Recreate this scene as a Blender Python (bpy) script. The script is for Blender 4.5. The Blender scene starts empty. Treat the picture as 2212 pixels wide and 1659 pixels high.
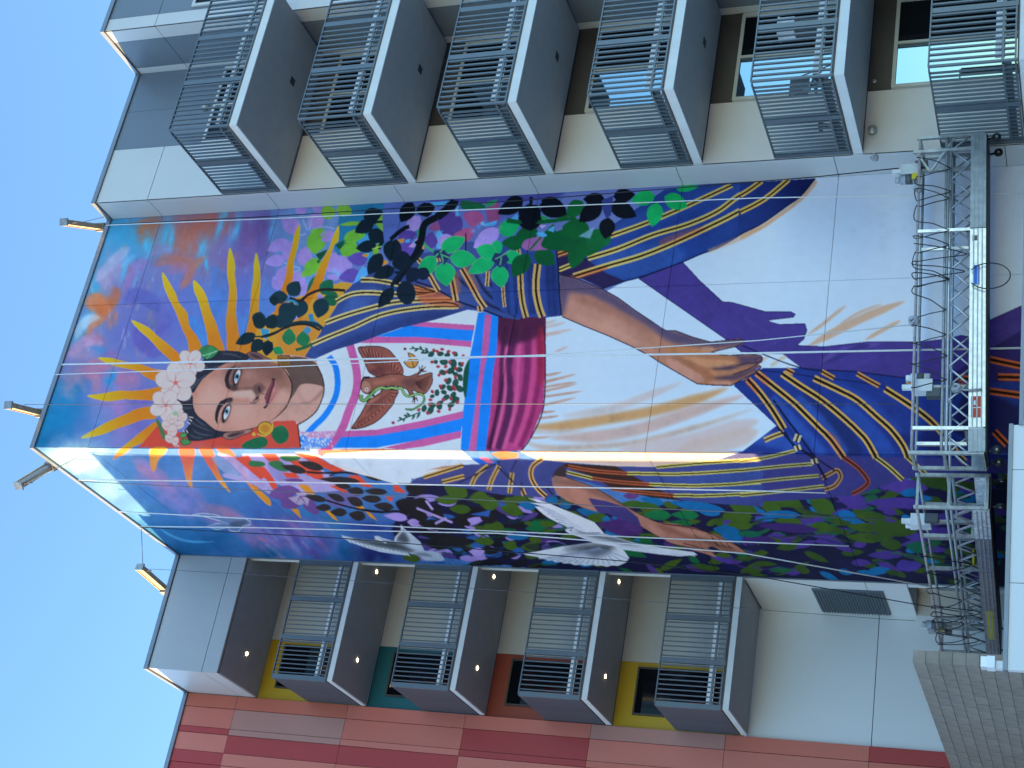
import bpy, math
import numpy as np
from mathutils import Vector, Matrix
# ================================================================ camera, sky, sun
scene = bpy.context.scene
ZO = 1.64
CAMP = dict(C=(-11.3518, -23.8469, -0.0374+ZO), yaw=0.4918, pitch=0.3800, roll=-0.0093, f=3780.94)
def cam_axes(yaw, pitch, roll):
    fwd = np.array([math.sin(yaw)*math.cos(pitch), math.cos(yaw)*math.cos(pitch), math.sin(pitch)])
    right = np.array([math.cos(yaw), -math.sin(yaw), 0.0]); up = np.cross(right, fwd)
    c, s = math.cos(roll), math.sin(roll)
    return c*right+s*up, -s*right+c*up, fwd
r2, u2, fw = cam_axes(CAMP['yaw'], CAMP['pitch'], CAMP['roll'])
cam = bpy.data.cameras.new('camera'); camo = bpy.data.objects.new('camera', cam)
scene.collection.objects.link(camo); scene.camera = camo
cam.sensor_fit = 'HORIZONTAL'; cam.sensor_width = 36.0; cam.lens = 36.0*CAMP['f']/2550.0
cam.clip_start = 0.1; cam.clip_end = 5000
# the phone was held sideways: the picture's right is the world's down
M = Matrix(((-u2[0], r2[0], -fw[0], CAMP['C'][0]), (-u2[1], r2[1], -fw[1], CAMP['C'][1]), (-u2[2], r2[2], -fw[2], CAMP['C'][2]), (0, 0, 0, 1)))
camo.matrix_world = M
SUN_EL, SUN_AZ = math.radians(6.4), math.atan2(2.9, 2.41)      # sun stands behind the block, to the left
SKY_STRENGTH, SUN_STRENGTH, EXPOSURE = 0.15, 2.6, 2.40
world = bpy.data.worlds.new('World'); scene.world = world; world.use_nodes = True
wn = world.node_tree; wn.nodes.clear()
wo = wn.nodes.new('ShaderNodeOutputWorld'); wb = wn.nodes.new('ShaderNodeBackground'); ws = wn.nodes.new('ShaderNodeTexSky')
ws.sky_type = 'NISHITA'; ws.sun_disc = False; ws.sun_elevation = SUN_EL; ws.sun_rotation = -SUN_AZ
ws.altitude = 50; ws.air_density = 1.0; ws.dust_density = 0.2; ws.ozone_density = 2.7
wn.links.new(ws.outputs[0], wb.inputs[0]); wb.inputs[1].default_value = SKY_STRENGTH; wn.links.new(wb.outputs[0], wo.inputs[0])
sd = bpy.data.lights.new('sun', 'SUN'); sd.energy = SUN_STRENGTH; sd.angle = math.radians(0.53); sd.color = (1.0, 0.66, 0.27)
so = bpy.data.objects.new('sun', sd); scene.collection.objects.link(so)
sdir = Vector((math.sin(SUN_AZ)*math.cos(SUN_EL), -math.cos(SUN_AZ)*math.cos(SUN_EL), -math.sin(SUN_EL)))
so.rotation_euler = sdir.to_track_quat('-Z', 'Y').to_euler(); so.location = (-60, 50, 40)
scene.view_settings.view_transform = 'Standard'; scene.view_settings.look = 'None'
scene.view_settings.exposure = EXPOSURE; scene.view_settings.gamma = 1.0
try: scene.view_settings.use_curve_mapping = False
except Exception: pass
cy = scene.cycles; cy.max_bounces = 6; cy.diffuse_bounces = 3; cy.glossy_bounces = 3; cy.transmission_bounces = 2; cy.caustics_reflective = False; cy.caustics_refractive = False
# ---------------------------------------------------------------- mural painter
# Draws the wall painting as vector shapes (polygons, brush strokes, airbrush dabs)
# into a colour sheet that is later carried by the wall panels' vertices.
CX0, CY0, CWD, CHT = 40, 380, 2560, 1120
CV = np.zeros((CHT, CWD, 3), np.float32)
_rs = np.random.RandomState(7)
def smooth_noise(scale, seed):
    r = np.random.RandomState(seed)
    gh, gw = int(CHT/scale)+3, int(CWD/scale)+3
    g = r.rand(gh, gw).astype(np.float32)
    y = np.arange(CHT)/scale; x = np.arange(CWD)/scale
    yi = y.astype(int); xi = x.astype(int)
    fy = (y-yi); fx = (x-xi); fy = (fy*fy*(3-2*fy))[:, None]; fx = (fx*fx*(3-2*fx))[None, :]
    a = g[yi][:, xi]; b = g[yi][:, xi+1]; c = g[yi+1][:, xi]; d = g[yi+1][:, xi+1]
    return ((a*(1-fx)+b*fx)*(1-fy)+(c*(1-fx)+d*fx)*fy).astype(np.float32)-.5
WX = smooth_noise(60, 1)*70+smooth_noise(22, 2)*34+smooth_noise(9, 3)*16
WY = smooth_noise(60, 4)*70+smooth_noise(22, 5)*34+smooth_noise(9, 6)*16
FINE = smooth_noise(5, 8)*.5+smooth_noise(14, 9)*.8+smooth_noise(40, 10)*.7
VW = [0, 0, 1.0]
def V(ox, oy, w): VW[0], VW[1], VW[2] = ox, oy, w/2212.0
def T(p):
    p = np.asarray(p, float)
    return np.stack([VW[0]-CX0+p[:, 0]*VW[2], VW[1]-CY0+p[:, 1]*VW[2]], 1)
def H(c):
    return np.array([int(c[i:i+2], 16) for i in (0, 2, 4)], np.float32)/255.0
def curve(p, closed=True, n=6):
    p = np.asarray(p, float); m = len(p)
    if m < 3: return p
    out = []
    rng = range(m) if closed else range(m-1)
    for i in rng:
        if closed: a, b, c, d = p[i-1], p[i], p[(i+1) % m], p[(i+2) % m]
        else: a, b, c, d = p[max(i-1, 0)], p[i], p[i+1], p[min(i+2, m-1)]
        for k in range(n):
            t = k/n
            out.append(.5*((2*b)+(c-a)*t+(2*a-5*b+4*c-d)*t*t+(3*b-a-3*c+d)*t**3))
    if not closed: out.append(p[-1])
    return np.array(out)
def mask(P):
    x0 = max(int(P[:, 0].min())-1, 0); x1 = min(int(P[:, 0].max())+2, CWD)
    y0 = max(int(P[:, 1].min())-1, 0); y1 = min(int(P[:, 1].max())+2, CHT)
    if x1 <= x0 or y1 <= y0: return None
    acc = np.zeros((y1-y0, x1-x0+1), np.int32)
    Qn = np.roll(P, -1, 0)
    for (ax, ay), (bx, by) in zip(P, Qn):
        if ay == by: continue
        if ay > by: ax, ay, bx, by = bx, by, ax, ay
        r0 = max(int(math.ceil(ay-.5)), y0); r1 = min(int(math.ceil(by-.5)), y1)
        if r1 <= r0: continue
        rr = np.arange(r0, r1)
        xc = ax+(rr+.5-ay)*(bx-ax)/(by-ay)
        ci = np.clip(np.ceil(xc-.5).astype(int)-x0, 0, x1-x0)
        np.add.at(acc, (rr-y0, ci), 1)
    m = (np.cumsum(acc, 1)[:, :-1] & 1).astype(np.float32)
    return m, x0, y0, x1, y1
def boxblur(a, r):
    r = int(round(r))
    if r < 1: return a
    for ax in (0, 1):
        k = 2*r+1
        pad = [(0, 0), (0, 0)]; pad[ax] = (r+1, r)
        c = np.cumsum(np.pad(a, pad, mode='constant'), ax, dtype=np.float64)
        a = ((c[k:] - c[:-k])/k if ax == 0 else (c[:, k:]-c[:, :-k])/k).astype(np.float32)
    return a
def put(m, x0, y0, x1, y1, col, alpha=1.0, tex=.05):
    reg = CV[y0:y1, x0:x1]
    if tex: col = col*(1+tex*FINE[y0:y1, x0:x1, None]*2)
    a = (m*alpha)[..., None]
    reg += (col-reg)*a
def F(col, pts, sm=1, alpha=1.0, tex=.05, g=None, line=None, lw=2.2):
    """filled shape; g=(x0,y0,colour0,x1,y1,colour1) runs a painted blend across it"""
    P = T(pts)
    if sm: P = curve(P)
    k = mask(P)
    if k is None: return
    m, x0, y0, x1, y1 = k
    c = H(col)
    if g:
        a, b = T([(g[0], g[1])])[0], T([(g[3], g[4])])[0]
        d = b-a; yy, xx = np.mgrid[y0:y1, x0:x1]
        t = np.clip(((xx-a[0])*d[0]+(yy-a[1])*d[1])/(d@d), 0, 1)[..., None].astype(np.float32)
        c = H(g[2])*(1-t)+H(g[5])*t
    put(m, x0, y0, x1, y1, c, alpha, tex)
    if line: S(line, list(pts)+[pts[0]], lw, sm=sm)
def spath(pts, w, sm=1, w1=None, n=6):
    P = T(pts)
    if sm: P = curve(P, False, n)
    d = np.gradient(P, axis=0); l = np.hypot(d[:, 0], d[:, 1]); l[l == 0] = 1
    nrm = np.stack([-d[:, 1], d[:, 0]], 1)/l[:, None]
    t = np.linspace(0, 1, len(P))
    if w1 is None: ww = np.full(len(P), w, float)
    elif w1 == 'taper': ww = w*np.minimum(1, 4*np.minimum(t, 1-t)+.08)
    else: ww = w+(w1-w)*t
    return np.vstack([P+nrm*ww[:, None]/2, (P-nrm*ww[:, None]/2)[::-1]])
def S(col, pts, w, sm=1, w1=None, alpha=1.0, tex=.05):
    """brush stroke, width in sheet units"""
    P = spath(pts, w, sm, w1); k = mask(P)
    if k is None: return
    m, x0, y0, x1, y1 = k
    put(m, x0, y0, x1, y1, H(col), alpha, tex)
def A(col, pts, blur, alpha=1.0, clip=None, sm=1, stroke=None, w1=None):
    """soft airbrushed shape (or stroke) kept inside a clip outline"""
    P = spath(pts, stroke, sm, w1) if stroke else (curve(T(pts)) if sm else T(pts))
    pd = int(blur*2+3)
    x0 = max(int(P[:, 0].min())-pd, 0); x1 = min(int(P[:, 0].max())+pd, CWD)
    y0 = max(int(P[:, 1].min())-pd, 0); y1 = min(int(P[:, 1].max())+pd, CHT)
    k = mask(P)
    if k is None: return
    m = np.zeros((y1-y0, x1-x0), np.float32)
    mm, a0, b0, a1, b1 = k
    m[b0-y0:b1-y0, a0-x0:a1-x0] = mm
    m = boxblur(boxblur(m, blur*.6), blur*.5)
    if clip is not None:
        ck = clip
        c2 = np.zeros_like(m)
        cm, c0, d0, c1, d1 = ck
        sx0, sx1 = max(x0, c0), min(x1, c1); sy0, sy1 = max(y0, d0), min(y1, d1)
        if sx1 <= sx0 or sy1 <= sy0: return
        c2[sy0-y0:sy1-y0, sx0-x0:sx1-x0] = cm[sy0-d0:sy1-d0, sx0-c0:sx1-c0]
        m = m*c2
    put(m, x0, y0, x1, y1, H(col), alpha, .06)
def C(pts, sm=1):
    P = T(pts)
    return mask(curve(P) if sm else P)
def dab(x, y, rx, ry, col, alpha=.8, ang=0, warp=1.0):
    """warped cloud dab"""
    c = T([(x, y)])[0]; rx = rx*VW[2]; ry = ry*VW[2]; R = max(rx, ry)*1.9+40*warp
    x0 = max(int(c[0]-R), 0); x1 = min(int(c[0]+R), CWD); y0 = max(int(c[1]-R), 0); y1 = min(int(c[1]+R), CHT)
    if x1 <= x0 or y1 <= y0: return
    yy, xx = np.mgrid[y0:y1, x0:x1].astype(np.float32)
    dx = xx-c[0]+WX[y0:y1, x0:x1]*warp*.55; dy = yy-c[1]+WY[y0:y1, x0:x1]*warp*.55
    ca, sa = math.cos(math.radians(ang)), math.sin(math.radians(ang))
    u = (dx*ca+dy*sa)/rx; v = (-dx*sa+dy*ca)/ry
    put(np.exp(-(u*u+v*v)*1.1)**1.3, x0, y0, x1, y1, H(col), alpha, .04)
def E(x, y, rx, ry, col, ang=0, **kw):
    t = np.linspace(0, 2*math.pi, 22)[:-1]; a = math.radians(ang)
    px = rx*np.cos(t); py = ry*np.sin(t)
    F(col, np.stack([x+px*math.cos(a)-py*math.sin(a), y+px*math.sin(a)+py*math.cos(a)], 1), **kw)
def leaf(x0, y0, x1, y1, w, col, line=None, lw=1.6, asym=.0, **kw):
    """pointed leaf from stem end to tip, w = full width"""
    t = np.linspace(0, 1, 9); d = np.array([x1-x0, y1-y0], float); L = np.hypot(*d); n = np.array([-d[1], d[0]])/L
    hw = .5*w*np.sin(np.pi*t**.82)**.8
    a = np.array([x0, y0])+d*t[:, None]
    up = a+n*(hw*(1+asym))[:, None]; dn = (a-n*(hw*(1-asym))[:, None])[::-1][1:-1]
    F(col, np.vstack([up, dn]), sm=0, line=line, lw=lw, **kw)
def stripe(pts, w=13, ca='d9cf78', cb='1c1206', part=.34, alpha=1):
    S(ca, pts, w, alpha=alpha); S(cb, pts, w*part, alpha=alpha)
NAVY = '2f4486'
# ---- front sky, rays, leaves -------------------------------------------------
def paint_sky():
    CV[:] = H('5a72bb')
    V(50, 500, 640)
    for d in [(900,300,420,400,'2f9dd8',.9),(640,800,130,420,'35a0d8',.9),(520,1150,70,200,'3aa0d6',.8),
        (1500,250,420,200,'9a5c50',.9),(1420,430,260,200,'9c6a62',.8),(1100,230,70,150,'9a6444',.8),(1700,150,160,120,'8a5058',.7),
        (1950,300,220,300,'5f5aa2',.85),(1800,620,170,260,'75609f',.8),(2150,500,150,300,'6a5c9c',.7),(2150,850,180,330,'4a78c8',.8),(2100,200,120,150,'5a4a90',.7),
        (1350,780,260,180,'566bbb',.85),(1150,1100,260,240,'5a54ac',.9),(1280,1000,90,120,'4c4fae',.6),(1600,1050,260,250,'466fc2',.8),(1950,1050,200,250,'3f78c8',.8),
        (680,880,120,130,'b06c48',.95),(820,870,60,150,'a86c3c',.8),(760,1000,120,60,'9a6a78',.5),(950,700,160,170,'7768a8',.7),(1180,600,130,150,'6f6aa8',.6),(930,900,110,150,'5f6cb8',.7),
        (1120,1000,70,130,'5f7898',.6),(1230,900,60,160,'5a62b4',.7),(650,1180,140,90,'93688a',.85),(520,1330,160,80,'8f7fb0',.8),(560,1060,70,80,'8db4da',.8),(500,1180,50,70,'3f80b8',.6),
        (590,1240,50,50,'a597cc',.8),(830,640,80,160,'8c9cce',.65),(740,640,60,130,'9a93bd',.6),(900,560,50,120,'6fa0d8',.5),(720,1290,90,60,'2f88cc',.8),(820,1350,80,100,'7a62a4',.7),
        (650,1500,170,100,'9a6a98',.9),(470,1520,90,110,'87708f',.8),(900,1500,120,80,'8a629c',.7),(800,1560,50,110,'1e88cc',.9),(330,1650,120,80,'1f80c0',.9)]:
        dab(*d)
    for x, y, rx, ry, a in [(1240,290,45,170,12),(1110,430,28,90,4),(1270,430,38,30,0),(1290,330,26,120,8),(1570,440,40,110,14),(1600,540,18,60,-6),(1850,240,45,150,12),(1700,240,30,130,8),(2150,260,28,180,8),(1010,630,24,90,12),(1080,380,22,70,0),(1750,90,40,90,10),(900,640,26,90,14),(985,700,12,60,12)]:
        dab(x, y, rx, ry, '3fade6', .85, a, .35)
    for k in range(70):
        x = 900+_rs.rand()*1250; y = 130+_rs.rand()*560; L = 60+_rs.rand()*120
        A(['8a5a58','b07458','6a5a9a','7a86c4','4a8fd0'][_rs.randint(5)], [(x, y), (x-14, y+L*.5), (x-L*.22, y+L)], 2, .35, stroke=5, w1='taper')
    for k in range(60):
        x = 560+_rs.rand()*600; y = 600+_rs.rand()*800; L = 40+_rs.rand()*90; b = -.5+_rs.rand()*.6
        A(['9a7aa8','a8b8dc','5a5ab0','b08070'][_rs.randint(4)], [(x, y), (x+L*.4*b, y+L*.5), (x+L*b, y+L)], 2, .3, stroke=5, w1='taper')
    for pts, cc, w, al in [([(560,1180),(640,1050),(720,960),(700,860),(640,840),(600,900),(640,960)],'b8704a',26,.75),([(620,900),(700,940),(780,900),(830,800),(800,740)],'a86440',24,.7),([(700,960),(680,1040),(660,1100)],'a87050',8,.7),([(800,930),(820,1020),(810,1080)],'a87048',8,.6),([(480,1200),(520,1100),(600,1020),(700,1010)],'9cc0e0',22,.6),([(430,1330),(520,1240),(620,1200),(720,1240)],'a084b4',26,.6),([(640,700),(740,600),(860,470),(950,400)],'9aa6d2',26,.5),([(700,760),(790,640),(900,540)],'8e86bc',22,.5),([(880,780),(960,640),(1020,560),(1110,520)],'7d6cb0',30,.6),([(1160,560),(1280,500),(1400,540),(1500,500)],'a0685c',30,.55),([(1240,620),(1380,580),(1470,640),(1400,760)],'8a6aa0',26,.5),([(1380,760),(1440,680),(1500,560),(1600,480)],'a86a50',18,.6),([(1100,480),(1180,420),(1250,420),(1330,480)],'7a7ab4',24,.5),([(1900,160),(1960,300),(1940,480),(1860,560)],'6a4f96',40,.5),([(2060,140),(2100,320),(2070,520)],'5a4c98',34,.55),([(1650,560),(1720,700),(1690,900),(1640,1000)],'3f74c8',40,.6),([(1950,620),(1900,800),(1930,1000)],'4f60b8',36,.5),([(900,880),(1000,820),(1120,860),(1200,960)],'4a56b2',40,.6),([(1000,1100),(1100,1250),(1240,1300)],'5048a8',46,.5),([(560,1440),(700,1400),(840,1440)],'a8708c',26,.6),([(420,1500),(520,1560),(560,1659)],'a890b0',16,.5),([(600,1480),(660,1560),(640,1659)],'b07488',22,.6),([(880,600),(930,520),(1000,470)],'5aa8de',14,.6),([(1460,1000),(1540,1120),(1600,1260)],'2f7fd0',30,.5)]:
        A(cc, pts, 5, al, stroke=w, w1='taper')
    V(50, 900, 640)
    for d in [(330,480,330,280,'1274b2',1),(480,300,120,180,'1070b0',.8),(830,430,150,330,'8f74b8',.9),(980,560,130,200,'6a62b4',.8),(1060,330,130,160,'6456ac',.8),(1120,680,130,90,'4656b0',.8),(700,560,60,200,'5a86c4',.6),
        (560,110,170,90,'95709e',.9),(900,170,130,90,'98709c',.8),(800,190,36,90,'1f88cc',.9),(450,230,80,110,'7d7fa8',.7),(380,130,60,80,'6f7ea8',.6),(480,330,60,60,'7d8ab0',.5),(220,640,200,130,'0a66a4',.8)]:
        dab(*d)
RAYS = [((50,500),[(960,1030),(1100,1090),(1190,1170),(1280,1240),(1390,1350),(1400,1480),(1340,1450),(1290,1370),(1200,1290),(1120,1200),(1030,1120)]),
 ((50,500),[(1228,618),(1330,780),(1370,880),(1440,970),(1460,1080),(1530,1180),(1570,1300),(1470,1330),(1440,1200),(1390,1090),(1340,960),(1290,860),(1240,740)]),
 ((50,500),[(1498,685),(1590,790),(1640,940),(1690,1060),(1720,1160),(1760,1310),(1640,1310),(1610,1150),(1570,990),(1530,850),(1500,780)]),
 ((50,500),[(1805,410),(1850,540),(1850,640),(1868,800),(1860,960),(1880,1120),(1900,1300),(1790,1300),(1780,1150),(1772,1050),(1790,900),(1800,750),(1782,600)]),
 ((50,500),[(2035,450),(2065,580),(2070,720),(2055,900),(2060,1000),(2060,1120),(2040,1300),(1880,1300),(1950,1120),(1980,940),(1990,800),(2012,640),(2012,560)]),
 ((50,500),[(675,1355),(780,1355),(900,1385),(1040,1410),(1160,1450),(1290,1470),(1260,1540),(1200,1560),(1100,1530),(1010,1470),(880,1440),(770,1410)]),
 ((50,900),[(580,300),(700,280),(840,255),(960,255),(1080,245),(1230,225),(1210,330),(1060,335),(900,330),(740,345)]),
 ((50,900),[(525,665),(620,600),(760,520),(900,460),(1010,410),(1150,395),(1170,490),(1060,505),(960,540),(840,580),(700,635)]),
 ((50,900),[(800,850),(830,780),(880,740),(980,660),(1080,580),(1180,520),(1220,580),(1130,650),(1040,710),(960,745),(900,800)]),
 ((650,450),[(335,380),(330,500),(310,600),(285,700),(275,850),(240,950),(215,1050),(150,1240),(110,1180),(170,960),(215,820),(225,720),(270,560),(290,460)]),
 ((650,450),[(668,390),(675,430),(665,520),(630,560),(600,650),(560,780),(530,880),(480,960),(420,1060),(330,1230),(350,1050),(430,900),(480,800),(520,700),(590,580),(610,510),(640,440)])]
def paint_rays():
    for (ox, oy), p in RAYS:
        V(ox, oy, 640)
        tx, ty = p[0]; q = max(p, key=lambda r: (r[0]-tx)**2+(r[1]-ty)**2)
        S('3a6cb8', p+[p[0]], 5, alpha=.35)
        F('d9a02c', p, tex=.03, g=(tx, ty, 'e4cf28', tx+(q[0]-tx)*.75, ty+(q[1]-ty)*.75, 'd98722'))
    V(650, 450, 640)
    F('d8a236', [(-60,1330),(0,1230),(150,1100),(300,1010),(520,920),(700,880),(790,885),(740,960),(650,1080),(560,1230),(500,1330),(420,1450),(370,1530),(340,1659),(0,1700),(-60,1500)], sm=0)
    A('d98a3a', [(150,1300),(330,1180),(480,1200),(500,1320),(420,1450),(330,1560),(150,1500)], 8, .7)
    V(50, 900, 640)   # orange-red halo below the face, running over the corner
    F('b8443a', [(1180,560),(1500,640),(2230,500),(2290,560),(2320,760),(1000,760),(1060,700)], sm=0)
BL = '0c1c2c'
def star(x, y, r, col, n=6, ph=.3):
    t = np.arange(2*n)*math.pi/n+ph; rr = np.where(np.arange(2*n) % 2, r*.34, r*(.8+.4*_rs.rand(2*n)))
    F(col, np.stack([x+rr*np.cos(t), y+rr*np.sin(t)], 1), sm=0)
def paint_leaves_front():
    V(620, 520, 400)
    A('5a86c6', [(380,60),(1050,-100),(1250,-60),(1200,600),(1120,900),(800,1150),(480,1130),(400,900),(320,560)], 22, .9)
    F('1f6fa4', [(1230,200),(1350,-20),(2250,-80),(2250,300),(2000,420),(1650,640),(1300,680),(1180,560)])
    F('3a90d2', [(1500,420),(1640,360),(1700,460),(1560,520)]); F('2f8fd4', [(1560,640),(1700,600),(1640,740),(1600,700)])
    lv = '8b80d2'
    for a in [(700,320,450,130,230),(830,260,1040,50,220),(740,90,690,-70,150),(880,20,1010,-80,150),(545,440,245,585,170),(505,690,222,750,165),(520,720,600,440,190),(745,790,790,520,210),(470,1100,330,940,200),(400,1000,540,800,180),(620,1080,740,870,230),(800,1200,720,1020,200),(1180,330,990,440,150),(1100,880,1200,600,260),(1330,880,1180,640,280),(1420,850,1200,720,230),(1250,960,1060,930,90),(1010,1290,960,1170,90),(640,1540,620,1350,100)]:
        leaf(*a, lv)
    for p in [[(820,320),(740,150)],[(830,340),(700,370)],[(820,330),(1000,250),(1180,280)],[(720,830),(480,740)],[(720,840),(560,900)],[(820,330),(880,100)]]:
        S('7f9ad8', p, 4)
    g1 = '5fa83c'
    F(g1, [(800,440),(830,350),(880,290),(1020,275),(1045,380),(990,430),(1055,480),(1010,560),(900,625),(830,560),(800,500)])
    F(g1, [(1255,560),(1310,500),(1320,380),(1400,310),(1570,270),(1600,380),(1480,470),(1530,600),(1400,650),(1300,655)])
    leaf(985,690,725,945,190,g1); leaf(1120,150,1060,-60,200,'6aa63a'); leaf(1300,110,1330,-70,220,'6aa63a')
    F('6aa63a', [(1250,230),(1400,180),(1560,180),(1740,140),(1890,60),(1930,120),(1850,200),(1900,300),(1850,420),(1760,660),(1700,540),(1860,400),(1700,180),(1500,230)])
    F('70b048', [(1960,40),(2060,40),(2040,120),(1990,190),(1940,150)])
    for kk in (9, 10):
        (ox, oy), p = RAYS[kk]; V(ox, oy, 640); tx, ty = p[0]
        F('d9a02c', p, tex=.03, g=(tx, ty, 'e4cf28', tx-120, ty+520, 'd98722'))
    V(620, 520, 400)
    for x, y, r, cc in [(820,330,60,'4f78c4'),(740,830,50,'4f78c4'),(1230,900,60,'6f9ae0'),(1010,360,50,'8f86d4'),(1300,470,60,'1d6a50'),(1180,860,50,'6f9ae0'),(960,730,40,'0f4a38')]: star(x, y, r, cc)
    F('0e4a34', [(920,630),(1090,560),(1040,650),(980,720)], sm=0); F('0f4a38', [(1190,500),(1310,440),(1300,510),(1250,570)], sm=0)
    F('1b5f44', [(800,1160),(830,1020),(910,930),(870,1060)])
    for a in [(1640,700,1355,690,190),(1540,890,1240,960,190)]: leaf(*a, '5548a8')
    F('4f9fe8', [(1440,1030),(1500,890),(1570,790),(1620,820),(1640,900),(1560,980)], sm=0)
    F('dba23a', [(1560,640),(1650,620),(1620,670)]); F('dba23a', [(1810,800),(1850,700),(1950,740)], sm=0)
    F('d8a63c', [(1200,1100),(1260,1010),(1430,1030),(1340,1100)], sm=0); F('d8a63c', [(1190,1200),(1230,1130),(1300,1140),(1250,1200)], sm=0)
    leaf(1000,1180,1150,980,200,'165c46'); leaf(1080,1180,1230,1290,190,'1a6048'); leaf(1080,1330,1180,1180,200,'175840')
    for a in [(1720,175,1460,330,190),(1640,340,1900,420,210),(1760,500,1475,550,170),(1960,430,1950,730,210),(2020,640,2150,860,210),(1830,620,1640,910,200),(2010,820,1710,950,180),(1990,1090,1780,1370,170),(1580,130,1850,40,200),(2080,30,2110,190,130)]:
        leaf(*a, BL)
    E(2180,1180,120,140,BL)
    for p, w in [([(2212,240),(2040,320),(1850,450),(1790,560)],9),([(1920,0),(1930,180),(2000,290),(2110,300)],14),([(1900,200),(1800,180),(1720,200)],6),([(2212,760),(2090,880),(1960,1080)],8),([(2100,880),(2010,880)],6)]:
        S(BL, p, w)
    S('90c060', [(1830,520),(1700,560)], 3)
    for a in [(540,1210,275,1240,180),(560,1200,690,1000,210),(560,1300,420,1500,170),(760,1260,680,1510,190),(1030,1230,950,1510,230),(160,1420,110,1630,190),(330,1660,330,1450,200),(440,1650,420,1450,220),(600,1280,480,1650,230)]:
        leaf(*a, '14303f')
    S('201c20', [(560,1230),(700,1270),(830,1180),(1000,1120),(1200,1120),(1330,1130)], 7)
    S('2a7aa8', [(850,1450),(880,1560),(960,1600)], 12); S('2a7aa8', [(520,1260),(620,1280),(680,1330)], 6)
    S('17303c', [(500,1640),(640,1580),(800,1570),(960,1610),(1060,1700)], 9)
    V(50, 500, 640)
    for a in [(2080,1110,2040,970,110),(2130,1100,2200,980,110),(2030,1150,1855,1235,100),(2090,1200,1990,1300,110),(2140,1200,2120,1340,100),(2230,860,2145,860,90)]:
        leaf(*a, '11262f')
    F('2f88b8', [(2070,1100),(2150,1110),(2130,1200),(2090,1180)], sm=0)
    S('14252c', [(2020,1170),(2130,1170),(2230,1130)], 4)
    V(650, 450, 640)
    leaf(240,1420,245,1270,120,'1d6a48'); leaf(360,1430,370,1290,120,'1d6a48'); leaf(130,1500,170,1430,100,'1f7a50')
    S('1d5a3a', [(300,1460),(400,1430),(460,1390)], 8); leaf(30,1490,100,1390,90,BL)
    F('3a80b0', [(360,1290),(400,1250),(440,1290),(400,1330)], sm=0)
    S('181f22', [(0,1350),(120,1310),(260,1250),(400,1240),(510,1290)], 6)
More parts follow.
